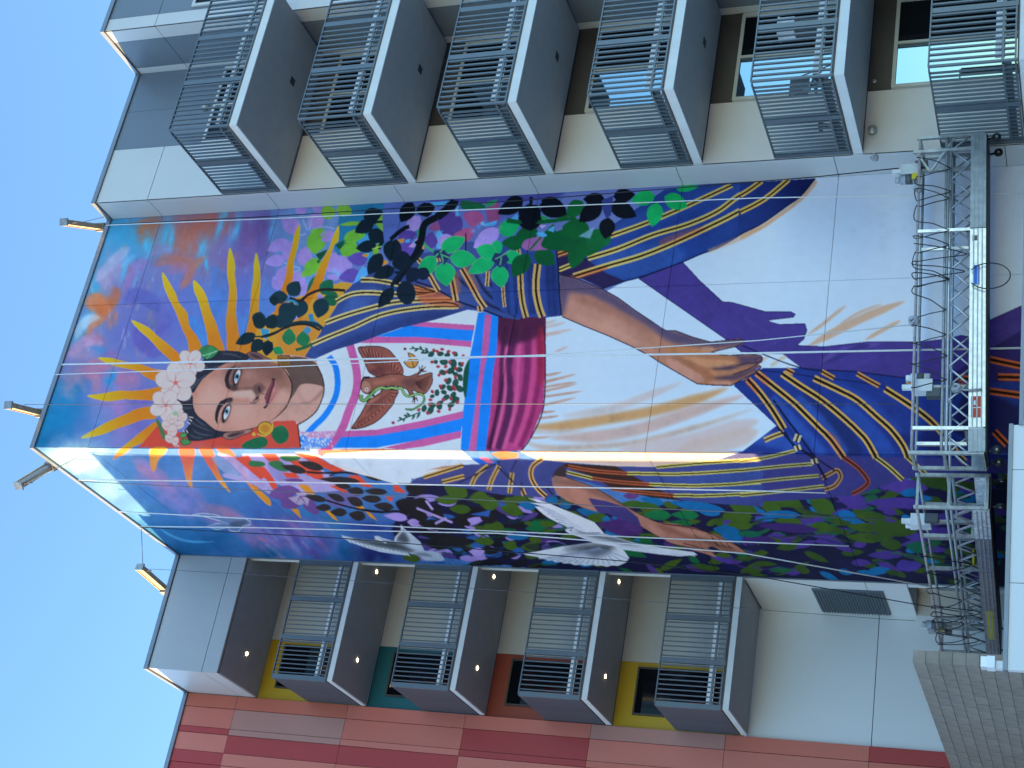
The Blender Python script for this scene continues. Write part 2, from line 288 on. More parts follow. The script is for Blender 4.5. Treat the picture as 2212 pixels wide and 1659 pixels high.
def paint_leaves_mid():
    # dense middle foliage along the inside corner (drawn over the shawl's upper edge)
    V(980, 480, 400)
    F('4a64b4', [(-100,100),(600,40),(1500,0),(2300,-60),(2300,120),(1900,400),(1500,700),(1000,680),(600,800),(200,880),(-60,1000)], alpha=1)
    F('3a3a90', [(500,120),(900,60),(1500,20),(2250,-40),(2250,60),(1500,140)], alpha=.7)
    dab(700,650,260,170,'6a86c8',.8,0,.5); dab(1250,500,240,130,'5a62a8',.8,0,.5)
    for a in [(930,560,620,280,330),(880,330,640,560,300)]: leaf(*a, '45388f')
    F('45388f', [(610,270),(800,260),(900,340),(950,470),(860,550),(700,540),(620,420)])
    F('884a86', [(980,280),(1180,260),(1250,380),(1180,470),(1060,460),(980,360)]); F('80457f', [(1290,200),(1440,130),(1480,300),(1420,420),(1300,380)])
    F('8f4a80', [(830,580),(1000,490),(1110,510),(1080,620),(1000,680),(900,620)]); F('7a4a86', [(490,480),(600,400),(640,500),(560,530)])
    F('0f5a3c', [(950,110),(1200,150),(1260,220),(960,230)]); F('1f8a60', [(1260,140),(1440,90),(1400,160),(1290,210)], sm=0)
    F('3f9ee0', [(510,140),(800,110),(780,180),(520,190)], sm=0); F('5ab0ee', [(850,240),(900,170),(880,310)], sm=0); F('4aa0e6', [(1230,440),(1440,380),(1400,450),(1260,470)], sm=0)
    F('4aa2e6', [(1600,380),(1700,290),(1740,380)], sm=0); F('4aa2e6', [(560,610),(640,520),(700,620),(640,780),(600,770)], sm=0); F('3c8ede', [(540,280),(610,280),(600,340),(540,330)], sm=0)
    for a in [(370,330,170,560,190),(640,740,790,590,190)]: leaf(*a, '9287da')
    F('9287da', [(640,640),(720,570),(810,620),(700,740),(640,760)])
    leaf(60,640,330,560,170,'4c3f9c'); leaf(110,880,260,680,190,'5648ac'); leaf(500,780,530,540,190,'4c3f9c')
    F('d89c40', [(60,650),(150,630),(150,680),(80,700)], sm=0); F('dcae4a', [(250,860),(360,740),(430,730),(420,800),(330,860)], sm=0); F('4aa0e6', [(170,650),(240,640),(220,690),(160,690)], sm=0)
    F('b898dc', [(210,750),(340,620),(370,680),(280,760)], sm=0); F('1f8f60', [(330,520),(400,490),(390,600),(340,620)])
    leaf(1460,500,1100,765,230,'9488de')
    gr = '10a065'
    leaf(1450,540,1740,440,230,gr); leaf(1400,660,1460,850,160,gr)
    for a in [(650,800,990,620,210),(780,900,1150,930,240),(580,880,345,1170,220),(690,960,740,1290,280),(1400,900,1030,1110,210),(1440,1010,1500,1310,240),(1530,930,1740,840,190),(1420,850,1140,770,210)]:
        leaf(*a, gr, line='5aa07a', lw=1.2)
    S('2f9a68', [(420,690),(500,780),(620,840)], 6)
    F('1c2f60', [(560,800),(690,780),(780,880),(700,1000),(640,900),(560,900)], sm=0)
    F('1c2f60', [(1400,830),(1560,860),(1600,930),(1470,1040),(1350,930)], sm=0)
    for q in [(620,840,560,900),(650,850,770,900),(660,840,690,960),(640,830,690,770)]: S('4aa878', [q[:2], q[2:]], 3)
    for q in [(1480,880,1620,790),(1480,880,1400,920),(1490,890,1470,1000)]: S('5aa080', [q[:2], q[2:]], 3)
    for x, y, r, cc in [(640,560,60,'4aa0e6'),(1180,470,60,'4a7ad0'),(880,300,50,'4a9ae0'),(1480,480,50,'3aa06c'),(1230,430,50,'6ab4f0'),(2050,580,60,'3f8fd8'),(300,690,60,'7aa8ee'),(1100,530,50,'6a7ac4')]: star(x, y, r, cc)
    dg = '06512f'
    for a in [(1810,700,1490,690,200),(1780,480,1900,720,330),(1870,850,1640,1160,230),(1930,870,2230,880,250),(2060,620,2300,700,300),(2060,600,2280,580,180)]: leaf(*a, dg)
    S('0c5a30', [(1560,390),(1800,410),(2212,390),(2400,330)], 10)
    F('875a9e', [(1770,750),(1830,650),(2060,620),(2150,770),(1960,800),(1860,800)]); S('175c36', [(2212,440),(2050,600),(1870,800)], 5)
    F('49a6ea', [(1960,560),(2060,540),(2130,600),(2050,620)], sm=0); F('b0a0e4', [(2000,450),(2110,450),(2050,500)], sm=0); F('49a6ea', [(2120,520),(2212,460),(2212,550)], sm=0)
    F('1f8f58', [(1980,390),(2040,310),(2180,380)], sm=0)
    for a in [(1880,530,1880,190,330),(1790,110,1435,295,210),(2010,170,2400,300,240),(270,140,100,410,210),(420,140,470,340,260),(700,240,900,120,130)]: leaf(*a, '060c18')
    E(1880,330,130,170,'060c18')
    for p, w in [([(-40,650),(60,560),(160,490),(220,470)],10),([(600,340),(430,440),(390,620),(320,830),(200,1000),(20,1250)],17),([(600,340),(720,250),(850,120)],20),([(390,620),(300,700)],6),([(1900,60),(1890,200)],8),([(1000,560),(1000,800)],3)]:
        S('08101c', p, w)
    for a in [(30,640,40,960,160),(100,800,190,1060,190),(330,1040,190,1240,200),(500,1150,300,1080,180),(130,1230,230,1500,250)]: leaf(*a, '101d36')
    E(170,1370,125,150,'0f2032')
    V(1250, 450, 640)
    for a in [(720,500,380,500,170),(740,420,520,400,160),(560,640,930,520,140)]: leaf(*a, '06542f')
    F('06502f', [(340,560),(400,470),(560,470),(690,520),(620,600),(440,600)]); F('07562f', [(520,400),(640,340),(740,380),(740,480),(600,500)])
    leaf(680,540,600,760,150,'06552f'); leaf(290,620,460,720,130,'06512f'); leaf(210,640,100,830,150,'06502c'); leaf(700,180,560,310,140,'0a5a34')
    F('0a5c36', [(730,450),(900,420),(930,540),(760,600)])
    S('0a5530', [(50,340),(200,360),(420,350),(640,320)], 9)
    for a in [(310,210,190,420,150),(340,170,560,260,130),(180,150,0,270,130),(890,170,700,160,120),(860,190,665,360,150),(960,140,1150,120,120),(930,200,1160,310,150),(920,320,890,505,140)]: leaf(*a, '050b1a')
    F('050b1a', [(150,240),(240,230),(320,230),(320,320),(230,430),(160,340)])
    leaf(1320,130,1110,180,130,'10a05c'); leaf(1400,140,1600,230,140,'10a05c'); leaf(1340,190,1290,400,140,'12a862'); leaf(1500,80,1700,50,60,'10a05c')
    F('2c3a86', [(860,170),(960,130),(940,300),(900,330),(870,260)], sm=0)
    F('7aa8e0', [(660,480),(760,420),(800,400),(760,500)], sm=0, alpha=.7)
SH = '2e4488'
def paint_shawl_top():
    V(650, 450, 640)
    # striped shawl over the far shoulder
    sh = [(370,1530),(420,1450),(500,1330),(560,1230),(650,1080),(720,960),(800,890),(900,830),(1000,770),(1120,700),(1300,640),(1450,600),(1900,500),(2230,420),(2230,1200),(2080,1180),(1900,1120),(1780,1110),(1500,1200),(1200,1270),(1000,1340),(840,1400),(640,1460),(480,1530)]
    F(SH, sh, sm=0)
    c = C(sh, 0)
    A('3c5ca8', [(780,1000),(1000,920),(900,1100),(700,1150)], 9, .6, c); A('34509c', [(900,1180),(1200,1120),(1000,1260),(700,1330)], 10, .6, c)
    A('22306c', [(480,1500),(900,1300),(1400,1150),(1800,1110),(1700,1180),(1000,1360)], 9, .6, c)
    for p in [[(440,1410),(600,1340),(800,1260),(1000,1170),(1200,1120),(1450,1090),(1700,1085)],[(555,1225),(700,1170),(900,1110),(1150,1050),(1400,1030),(1660,1025)],[(650,1040),(760,985),(900,965),(1100,975),(1300,985),(1500,955)],[(860,855),(1000,860),(1160,890),(1330,930),(1500,955)]]:
        stripe(p, 13, 'd9cd90')
    A('b05a3c', [(1300,900),(1500,940),(1720,1060),(1700,1090),(1400,1060),(1330,960)], 6, .75, c)
    for p in [[(1320,900),(1420,930),(1500,955)],[(1330,960),(1420,965),(1500,960)],[(1450,1060),(1600,1050),(1700,1075)]]: S('1c1206', p, 3)
    # folded sleeve
    sl = [(1320,640),(1500,560),(1900,480),(2240,420),(2240,1190),(2120,1180),(1950,1130),(1800,1070),(1650,1010),(1500,930),(1330,870),(1280,760)]
    F('33488c', sl, sm=0); c = C(sl, 0)
    for p in [[(1330,870),(1500,930),(1700,1040),(1900,1110),(2080,1180)]]: S('0e1738', p, 4)
    for p in [[(1650,800),(1800,930),(1950,1060),(2110,1130)],[(1850,810),(1930,950),(2080,1090),(2200,1170)],[(1930,820),(2050,980),(2212,1100)],[(2160,860),(2150,1000),(2212,1060)]]:
        A('1a2554', p, 3, .9, c, stroke=8); S('10183a', p, 2)
    for p, w in [([(1330,650),(1420,760),(1500,900),(1530,950)],13),([(1640,830),(1660,930),(1680,1040)],15),([(1730,760),(1800,880),(1870,1010),(1930,1100)],15),([(1955,780),(1950,850),(1945,910)],10),([(2085,920),(2090,1010),(2100,1090)],8),([(1880,1080),(1890,1130)],13),([(1520,640),(1535,700)],9)]:
        stripe(p, w, 'dbb684')
    A('a8603c', [(1640,800),(1700,800),(1720,960),(1640,960)], 5, .5, c); A('a8603c', [(1730,760),(1800,760),(1880,940),(1800,940)], 5, .45, c)
    for p in [[(1640,830),(1660,930),(1680,1040)],[(1730,760),(1800,880),(1870,1010),(1930,1100)]]: S('1c1206', p, 5)
    # sleeve end
    V(1250, 450, 640)
    sl2 = [(-80,480),(200,520),(470,580),(490,800),(495,960),(515,1165),(380,1180),(150,1180),(0,1120),(-80,1040)]
    F('263f8c', sl2, sm=0); c = C(sl2, 0)
    for x in (40,110,230,260,390,440): A('18255c', [(x,720),(x+6,900),(x+20,1150)], 3, .7, c, stroke=7)
    A('1a2a68', [(380,720),(470,720),(490,1160),(420,1170)], 8, .7, c)
    for p, w in [([(160,800),(165,930),(180,1060),(210,1180)],15),([(310,720),(295,850),(295,960),(320,1090),(350,1175)],18),([(10,900),(15,1000),(25,1090)],8),([(140,580),(150,640)],10)]: stripe(p, w, 'dab878')
    S('0c1236', [(470,580),(490,800),(495,960),(515,1165)], 4)
def paint_shawl_right():
    # shawl sweeping out to the right edge, and its blue-shadowed fold
    V(1250, 450, 640)
    p = [(470,560),(900,420),(1150,250),(1400,80),(1700,40),(2260,-10),(2260,340),(2210,370),(1900,560),(1700,640),(1560,700),(1200,830),(1050,870),(870,930),(700,850),(500,810),(480,700)]
    F('1e3c8c', p, sm=0); c = C(p, 0)
    A('2f58a8', [(800,680),(1200,560),(1500,560),(1560,700),(1200,830),(1000,840)], 14, .55, c)
    A('2b4fa0', [(1000,480),(1700,230),(2212,100),(2212,20),(1500,150),(950,400)], 12, .5, c)
    F('221c4c', [(480,590),(600,560),(760,700),(900,800),(1060,865),(870,930),(700,850),(500,810)], sm=0); 
    A('1b2f78', [(1050,870),(1560,700),(2212,360),(2260,400),(1600,720),(1080,900)], 6, .7, c)
    V7 = lambda q: q
    st = [([(930,480),(1250,365),(1500,260),(1700,170),(1980,40)],13),([(740,670),(1000,590),(1300,470),(1600,380),(1850,270),(2030,140),(2230,20)],14),([(620,825),(890,740),(1200,650),(1500,530),(1800,390),(2000,290),(2260,140)],15),([(480,640),(620,590),(760,540)],12),([(490,770),(590,730)],12)]
    for q, w in st: stripe(q, w, 'd6c878')
    A('a05038', [(480,600),(620,570),(620,620),(480,660)], 3, .6); A('9a4a34', [(600,820),(870,740),(890,770),(620,850)], 3, .7)
    A('a0503a', [(1380,500),(1700,400),(1720,450),(1400,560)], 5, .45)
    for q, w in st: S('170d06', q, w*.32)
    S('0a1540', [(870,930),(1050,870),(1200,830),(1560,700),(1700,640),(1900,560),(2210,370),(2300,310)], 3)
    V(1850, 380, 700)
    p = [(-20,240),(570,205),(460,340),(350,420),(150,560),(0,640),(-40,640)]
    F('101f60', p, sm=0, g=(-60,300,'1c3684',480,300,'0f1a54')); A('b58c68', [(-20,655),(150,575),(350,435),(470,340),(575,215),(590,240),(500,350),(380,450),(180,590),(-20,690)], 4, .8, sm=0)
    A('c0a080', [(-280,770),(0,650),(150,575),(160,600),(0,690),(-260,790)], 4, .55, sm=0)
    S('0a1238', [(-20,645),(150,562),(350,422),(460,342),(572,206)], 3)
    for q in [[(-20,340),(60,290),(150,225)],[(-20,470),(100,410),(210,340),(360,215)]]: stripe(q, 13, 'd2bc68')
def paint_blouse():
    V(650, 900, 640)
    W = 'c4d8f0'
    F(W, [(300,540),(600,-200),(1150,-300),(1250,-330),(1850,-240),(1830,0),(1740,430),(1720,760),(1800,830),(2050,900),(1850,900),(1300,1010),(1290,1050),(1150,1050),(500,830),(420,760),(330,700)], sm=0)
    V(650, 450, 640)
    F(W, [(480,1530),(640,1460),(840,1400),(1000,1340),(1200,1270),(1500,1200),(1780,1115),(1900,1130),(1830,1400),(1800,1700),(480,1800)], sm=0)
    B, M = '1478e6', 'b0569c'
    # upper bands
    F(M, [(1350,1215),(1600,1230),(1840,1245),(1835,1290),(1550,1270),(1270,1250)], sm=0)
    F(B, [(1270,1250),(1550,1270),(1835,1290),(1815,1385),(1400,1350),(990,1345)], sm=0)
    F(M, [(970,1345),(1400,1350),(1815,1385),(1810,1435),(1400,1400),(850,1400)], sm=0)
    # collar rings
    V(650, 900, 640)
    S(B, [(585,-40),(640,40),(660,150),(655,260),(620,360),(550,470),(450,570),(340,690)], 15)
    S(M, [(740,-230),(790,-60),(820,60),(830,180),(810,300),(760,420),(700,580),(600,720),(500,800)], 20)
    # lower bands
    F(M, [(740,600),(1000,590),(1400,510),(1740,430),(1740,490),(1400,570),(1000,640),(680,655)], sm=0)
    F(B, [(680,655),(1000,640),(1400,570),(1740,490),(1725,600),(1300,690),(1000,745),(610,745)], sm=0)
    F(M, [(1060,745),(1300,690),(1725,600),(1722,660),(1400,735),(1210,760)], sm=0)
    F(M, [(480,800),(560,740),(640,640),(740,600),(690,660),(620,750),(520,800)], sm=0)
    F('d8705c', [(470,815),(540,765),(1050,755),(1250,758),(800,785),(560,795)], sm=0)
    # lace
    F('c58fc8', [(330,610),(660,600),(620,660),(400,660)], sm=0); F('5a8ee0', [(380,660),(620,660),(560,745),(345,745)], sm=0)
    for k in range(60):
        x = 335+_rs.rand()*280; y = 605+_rs.rand()*140
        S('d6e2f6', [(x, y), (x+8, y+9), (x+20*_rs.rand(), y+18)], 2)
    # waistband
    F(B, [(1870,-420),(2060,-400),(2030,-90),(2000,80),(1985,250),(1975,430),(1960,600),(1935,765),(1720,760),(1740,450),(1790,0),(1830,-190)], sm=0)
    F(M, [(1930,-400),(1985,-400),(1960,-100),(1925,60),(1890,330),(1860,700),(1850,770),(1790,770),(1830,500),(1870,200),(1900,-60)], sm=0)
    # sash
    sash = [(2045,-400),(2150,-420),(2455,-400),(2450,0),(2430,400),(2330,640),(2240,770),(1935,770),(1975,430),(2000,80),(2030,-90)]
    F('a03878', sash, sm=0); c = C(sash, 0)
    for pts, cc, w in [([(2110,-300),(2080,0),(2070,250),(2030,500),(1960,760)],'3c1840',14),([(2190,-300),(2130,50),(2140,180),(2130,450),(2040,760)],'421a48',18),([(2300,-280),(2290,100),(2240,420),(2150,700)],'6a2058',16),([(2390,-280),(2400,100),(2330,480),(2230,740)],'7a2058',12),([(2150,-310),(2100,0),(2100,300),(2000,750)],'c8609c',7),([(2240,-300),(2210,100),(2190,400),(2090,760)],'c05a98',9),([(2350,-280),(2350,50),(2290,450),(2180,740)],'b84888',10)]:
        A(cc, pts, 3, .85, c, stroke=w)
    A('3a1638', [(2030,-430),(2470,-420),(2450,-250),(2250,-160),(2060,-150)], 10, .9, c)
    A('8a2038', [(2380,-250),(2450,-250),(2450,100),(2400,200)], 7, .6, c)
    S('1c1030', [(2440,-290),(2450,0),(2432,400),(2335,640),(2245,770)], 3)
def paint_emblem():
    V(860, 840, 320)
    br, dk, lt = '7f4c46', '3a1c20', '9a6058'
    up = [(220,180),(300,165),(480,160),(600,165),(690,190),(760,230),(810,280),(860,340),(930,430),(990,540),(990,640),(880,700),(600,690),(430,620),(380,540),(330,420),(290,340),(240,250)]
    F(br, up, line='1c1018', lw=2)
    for k in range(13):
        t = k/12; x0 = 260+t*700; y0 = 175+(t**1.6)*400; x1 = 560+t*330; y1 = 560+t*70
        S(dk, [(x0+15, y0+5), (x0*.6+x1*.4, y0*.5+y1*.5), (x1, y1)], 2.2, w1=.8); S(lt, [(x0+45, y0+20), (x0*.5+x1*.5+20, y0*.5+y1*.5)], 3, w1=1)
    A('5a3238', [(420,600),(560,520),(700,600),(640,680)], 5, .8); A('a07068', [(430,500),(560,570),(680,660),(600,600)], 3, .6)
    lo = [(640,900),(900,920),(890,1000),(860,1060),(830,1150),(760,1240),(690,1320),(600,1410),(480,1490),(300,1560),(110,1580),(180,1460),(270,1320),(350,1170),(400,1090),(500,1030),(600,960)]
    F(br, lo, line='1c1018', lw=2)
    for k in range(13):
        t = k/12; x0 = 150+t*740; y0 = 1570-t**1.4*600; x1 = 480+t*280; y1 = 1120-t*170
        S(dk, [(x0, y0), (x0*.5+x1*.5+20, y0*.5+y1*.5+10), (x1, y1)], 2.4, w1=.8); S('96584c', [(x0+20, y0-30), (x0*.5+x1*.5+10, y0*.5+y1*.5-20)], 3, w1=1)
    A('9a6a60', [(420,1110),(540,1030),(600,1040),(480,1140)], 4, .6)
    F('80524a', [(270,900),(280,780),(330,720),(450,700),(600,680),(760,640),(950,640),(1080,680),(1250,620),(1300,610),(1240,680),(1300,660),(1480,615),(1500,680),(1500,780),(1440,900),(1360,980),(1250,950),(1160,920),(1200,1040),(1120,1010),(1060,900),(900,850),(700,850),(560,880),(480,930),(430,970),(340,970)], line='1f1216', lw=1.8)
    A('a0685a', [(500,760),(800,700),(900,740),(700,800),(500,820)], 5, .7); A('54383e', [(950,780),(1150,700),(1300,780),(1150,880)], 7, .7)
    for k in range(8): S('3a2426', [(1200+10*k, 790+12*k), (1480-14*k, 660+38*k)], 1.8)
    F('9a7468', [(290,820),(340,760),(420,800),(440,900),(380,960),(300,930)]); E(372, 905, 32, 32, 'd8d0dc'); E(372, 905, 14, 14, '302030')
    S('20141a', [(290,760),(320,700),(350,690),(430,690)], 4); S('201418', [(420,950),(470,1000),(500,990)], 7)
    sn = [(280,990),(275,1070),(340,1090),(430,1010),(520,920),(620,870),(720,890),(800,870),(880,890),(970,880),(1020,980),(1100,1020),(1200,990),(1300,980),(1360,1040),(1340,1130),(1250,1200),(1150,1250),(1030,1240)]
    S('1c4a34', sn, 10, w1=5); S('6a9a5c', sn, 6, w1=2); S('a8c888', sn[4:15], 1.6)
    for p in [[(1190,1040),(1150,1130)],[(1200,1040),(1190,1150)],[(1220,1040),(1250,1110)],[(1300,600),(1270,500)],[(1310,590),(1330,480)],[(1320,580),(1390,510)],[(1310,590),(1410,590)]]: S('2c1c22', p, 4, w1=1.5)
    S('5a4040', [(1240,650),(1300,590)], 7)
    F('b88a48', [(1080,270),(1180,310),(1220,380),(1260,410),(1220,500),(1160,530),(1080,510),(1010,420),(1100,400)], line='2a1c10', lw=2)
    S('3a2810', [(1120,340),(1160,440),(1180,520)], 2)
    E(1030, 205, 26, 24, '5a2a48'); E(825, 1475, 30, 26, '7a2a50')
    gs, rd = '1e4a42', '8f2c3c'
    F('0f4a3c', [(2140,400),(2060,520),(2030,700),(2030,900),(2070,1060),(2110,800)])
    for p, w in [([(1110,205),(1250,200),(1450,260)],3),([(900,1450),(1100,1370),(1300,1290)],3)]: S(gs, p, w)
    for a in [(1190,200,1150,160),(1260,205,1180,250),(1320,215,1280,150),(1360,240,1300,285),(1420,240,1380,180),(1450,260,1320,285),(980,1420,920,1380),(1020,1400,1000,1460),(1080,1370,1000,1340),(1120,1360,1050,1300),(1200,1330,1150,1430),(1290,1300,1230,1410)]: leaf(*a, 40, gs)
    pads = [(1480,300,60),(1640,290,55),(1760,310,50),(1900,300,50),(1560,420,45),(1700,430,70),(1860,450,80),(1990,470,50),(1680,610,60),(1820,580,70),(1960,560,60),(1900,640,50),(1780,760,60),(1900,790,70),(1980,700,60),(1680,860,55),(1800,880,60),(1970,890,70),(1580,960,55),(1700,950,50),(1860,1000,60),(1500,1020,40),(1740,1040,60),(1900,1080,70),(1500,1170,60),(1620,1180,70),(1640,1130,45),(1820,1170,60),(1360,1230,60),(1470,1260,70)]
    for x, y, r in pads: E(x, y, r, r*.7, gs, ang=_rs.rand()*180, line='123028', lw=1)
    for x, y in [(1530,230),(1590,250),(1670,210),(1780,250),(1870,280),(1500,430),(1600,510),(1730,510),(1800,430),(1910,540),(2030,330),(2020,460),(1620,650),(1740,600),(1900,690),(1730,740),(1640,850),(1890,900),(1860,860),(1500,940),(1470,1080),(1690,1080),(1820,1060),(1940,1120),(1270,1250),(1420,1310),(1610,1280),(1800,1240),(1450,1160),(1600,1150)]:
        E(x, y, 36, 26, rd, ang=_rs.rand()*180)
        E(x+14, y-10, 14, 10, 'b04a50')
def paint_head():
    V(650, 900, 640)
    nk = [(60,520),(150,0),(160,-60),(440,-20),(510,80),(540,180),(545,240),(525,340),(480,430),(400,500),(320,548),(290,515)]
    F('b08c88', nk); c = C(nk)
    F('574746', [(170,10),(300,-40),(450,0),(520,100),(548,220),(510,210),(430,195),(340,205),(290,280),(240,350),(190,410),(260,300),(270,200),(230,90)])
    A('8a6c66', [(545,230),(500,320),(400,370),(340,360),(430,340),(500,270)], 4, .7, c); A('c2a4a0', [(340,230),(440,210),(500,240),(460,300),(380,320)], 5, .5, c)
    S('2a2228', [(470,30),(520,110),(543,200),(540,280),(510,370),(470,440),(400,500),(318,548)], 3)
    F('c04a40', [(120,515),(290,512),(320,548),(330,640),(340,745),(-200,745),(-100,640),(60,560)], sm=0); F('1c5c40', [(110,580),(190,555),(240,620),(220,690),(150,710),(95,650)]); F('1c5c40', [(-140,700),(0,650),(60,690),(20,745),(-150,748)])
    S('201a20', [(318,548),(330,640),(342,745)], 3)
    V(370, 860, 400)
    hair = [(950,80),(1100,74),(1250,86),(1340,122),(1400,170),(1330,230),(1100,250),(1150,600),(900,900),(1000,1150),(1150,1190),(1060,1250),(900,1290),(700,1320),(570,1320),(480,1200),(560,1100),(540,950),(420,890),(400,780),(440,690),(500,600),(580,420),(690,330),(740,230),(800,150)]
    F('222636', hair, sm=0); hc = C(hair, 0)
    for p in [[(760,260),(850,330),(1000,280)],[(620,430),(700,480),(800,400)],[(560,600),(620,580),(700,480)],[(450,720),(520,760),(600,740)],[(430,850),(520,870),(620,860)],[(560,1000),(620,1080),(740,1140),(900,1200)],[(600,1150),(700,1220),(900,1250)],[(640,1000),(700,1060),(820,1130)],[(1000,120),(1150,130),(1300,180)],[(560,1220),(640,1270),(760,1280)]]:
        A('4a5568', p, 2, .7, hc, stroke=4, w1='taper')
    # ear at the top, ear below
    F('7c605c', [(1350,120),(1420,90),(1520,110),(1600,160),(1700,210),(1560,220),(1430,200)], line='2a1c24', lw=2); A('3a2a38', [(1380,120),(1480,120),(1590,190),(1480,190)], 3, .9)
    F('8a6a66', [(1020,1260),(1060,1210),(1200,1190),(1420,1160),(1410,1200),(1300,1240),(1180,1290),(1090,1300)], line='2a1c24', lw=1.6); A('30242e', [(1080,1250),(1180,1210),(1330,1190),(1250,1240),(1130,1270)], 3, .95)
    face = [(1100,245),(1300,212),(1500,212),(1700,232),(1800,270),(1880,350),(1940,450),(1975,540),(1968,650),(1930,780),(1870,880),(1780,970),(1680,1050),(1550,1110),(1400,1152),(1200,1188),(1060,1190),(940,1172),(860,1120),(780,1050),(700,990),(645,920),(620,840),(612,760),(605,695),(530,655),(620,655),(660,600),(720,505),(800,425),(900,350),(1000,285)]
    F('ae857e', face, tex=.03); c = C(face)
    # modelling of the face
    A('7d5a54', [(1080,240),(1700,220),(1890,360),(1980,540),(1960,640),(1800,600),(1600,560),(1450,530),(1400,620),(1120,620),(1060,560),(1080,400),(1000,380),(900,400)], 20, .95, c)
    A('6e4c48', [(1250,225),(1700,230),(1860,340),(1800,420),(1600,380),(1350,340)], 16, .75, c)
    A('a8766a', [(620,640),(720,500),(900,350),(1080,260),(1050,330),(900,430),(760,560),(680,700),(650,880),(620,860)], 9, .8, c)
    A('c8a5a0', [(700,700),(850,560),(1000,600),(1050,750),(900,900),(750,900)], 26, .7, c)
    A('c4a8a4', [(1180,640),(1470,625),(1490,690),(1440,800),(1380,740),(1180,720)], 7, .95, c)
    A('cfb6b4', [(1200,660),(1400,645),(1420,700),(1220,705)], 6, .7, c)
    A('a06e68', [(1160,740),(1390,730),(1400,800),(1180,800)], 9, .55, c)
    A('c6a19c', [(1220,860),(1400,840),(1500,900),(1400,1000),(1200,1060)], 24, .6, c)
    A('bb9690', [(1790,640),(1900,620),(1930,700),(1850,820),(1740,900)], 12, .7, c)
    A('a0766f', [(860,1110),(1100,1150),(1400,1140),(1700,1010),(1870,860),(1900,900),(1700,1080),(1400,1170),(1000,1200)], 9, .5, c)
    A('8c6a66', [(1330,330),(1500,300),(1650,380),(1500,480),(1350,470)], 18, .3, c); A('a98680', [(1300,380),(1450,360),(1500,440),(1350,480)], 14, .5, c)
    A('a87a72', [(1620,470),(1660,600),(1600,640),(1560,560)], 8, .5, c)
    # nose shadow
    A('54403f', [(1070,520),(1100,590),(1180,625),(1300,615),(1430,605),(1420,580),(1250,600),(1190,560),(1120,560)], 5, .9, c)
    A('5c4444', [(1430,610),(1470,550),(1540,535),(1600,580),(1570,660),(1500,700),(1460,800),(1430,780),(1480,700)], 5, .95, c)
    F('33202c', [(1510,590),(1535,580),(1545,640),(1525,650)]); F('33202c', [(1470,760),(1490,715),(1525,700),(1510,740)])
    S('6a4c4a', [(1400,790),(1430,808),(1470,800),(1530,740)], 2.4); S('6a4c4e', [(1440,600),(1480,540),(1550,530),(1595,590)], 2)
    S('7a5656', [(1560,670),(1610,670)], 3)
    # mouth
    F('6e3f4c', [(1600,870),(1615,780),(1600,720),(1640,620),(1690,520),(1720,460),(1745,480),(1720,560),(1690,640),(1665,740),(1640,830),(1615,865)])
    F('9a6468', [(1740,490),(1770,560),(1770,640),(1740,720),(1690,790),(1640,840),(1665,750),(1700,640),(1725,560)]); A('b88688', [(1730,560),(1745,640),(1700,730),(1720,640)], 3, .8)
    S('3c2030', [(1605,868),(1640,820),(1660,740),(1695,620),(1725,540),(1722,462)], 3.5); S('40242c', [(1590,850),(1610,872)], 4); S('40242c', [(1700,465),(1745,478)], 5)
    A('7c5a58', [(1775,560),(1800,640),(1770,720),(1740,760),(1790,650)], 4, .6, c)
    # brows
    F('2a222c', [(1062,540),(1066,460),(1090,400),(1120,340),(1200,280),(1160,340),(1130,400),(1110,470),(1120,560),(1130,610),(1085,590)]); A('453438', [(1110,560),(1220,540),(1210,620),(1140,620)], 4, .9, c)
    F('2a222c', [(950,1095),(925,1000),(940,900),(980,800),(1060,740),(1150,725),(1150,770),(1060,800),(1000,870),(965,960),(955,1060)]); A('3a3038', [(1060,745),(1150,730),(1150,790),(1080,800)], 3, .8, c)
    # eyes
    A('50383c', [(1150,520),(1160,420),(1200,340),(1265,310),(1280,380),(1250,480),(1220,560)], 5, .85, c)
    F('c9d4e4', [(1190,525),(1185,440),(1215,370),(1255,335),(1268,390),(1245,460),(1215,520)]); E(1222,440,36,54,'6d94b4',ang=12); E(1222,438,22,32,'16222e',ang=12); E(1212,465,8,9,'e8eef6')
    S('1a141c', [(1190,560),(1172,470),(1190,390),(1240,322),(1270,320)], 4); S('3a2a30', [(1270,320),(1275,400),(1250,480),(1215,560)], 2)
    A('7a5c58', [(1110,480),(1150,350),(1170,370),(1135,500)], 4, .7, c)
    A('50383c', [(1010,1060),(1020,940),(1060,850),(1130,810),(1140,860),(1110,960),(1060,1060)], 5, .85, c)
    F('c9d4e4', [(1045,1020),(1040,960),(1065,880),(1110,835),(1122,870),(1105,950),(1070,1010)]); E(1075,918,36,52,'6d94b4',ang=12); E(1076,918,21,30,'16222e',ang=12); E(1066,945,8,9,'e8eef6')
    S('1a141c', [(1035,1065),(1022,980),(1045,890),(1095,828),(1130,815)], 4.5); S('3a2a30', [(1130,815),(1135,880),(1105,970),(1040,1065)], 2)
    A('8e6a64', [(1150,800),(1190,900),(1150,960),(1130,900)], 7, .5, c)
    S('2e2026', [(1800,270),(1880,350),(1945,455),(1978,545),(1970,655),(1932,785),(1870,885),(1780,975),(1680,1055)], 3.2, w1='taper')
    S('4a3436', [(1680,1055),(1550,1113),(1400,1155),(1200,1190),(1060,1192)], 2)
    A('5e423e', [(1150,330),(1260,300),(1300,330),(1290,420),(1260,340),(1190,360)], 5, .6, c); A('8a625c', [(1290,420),(1330,480),(1300,560),(1260,560)], 7, .6, c)
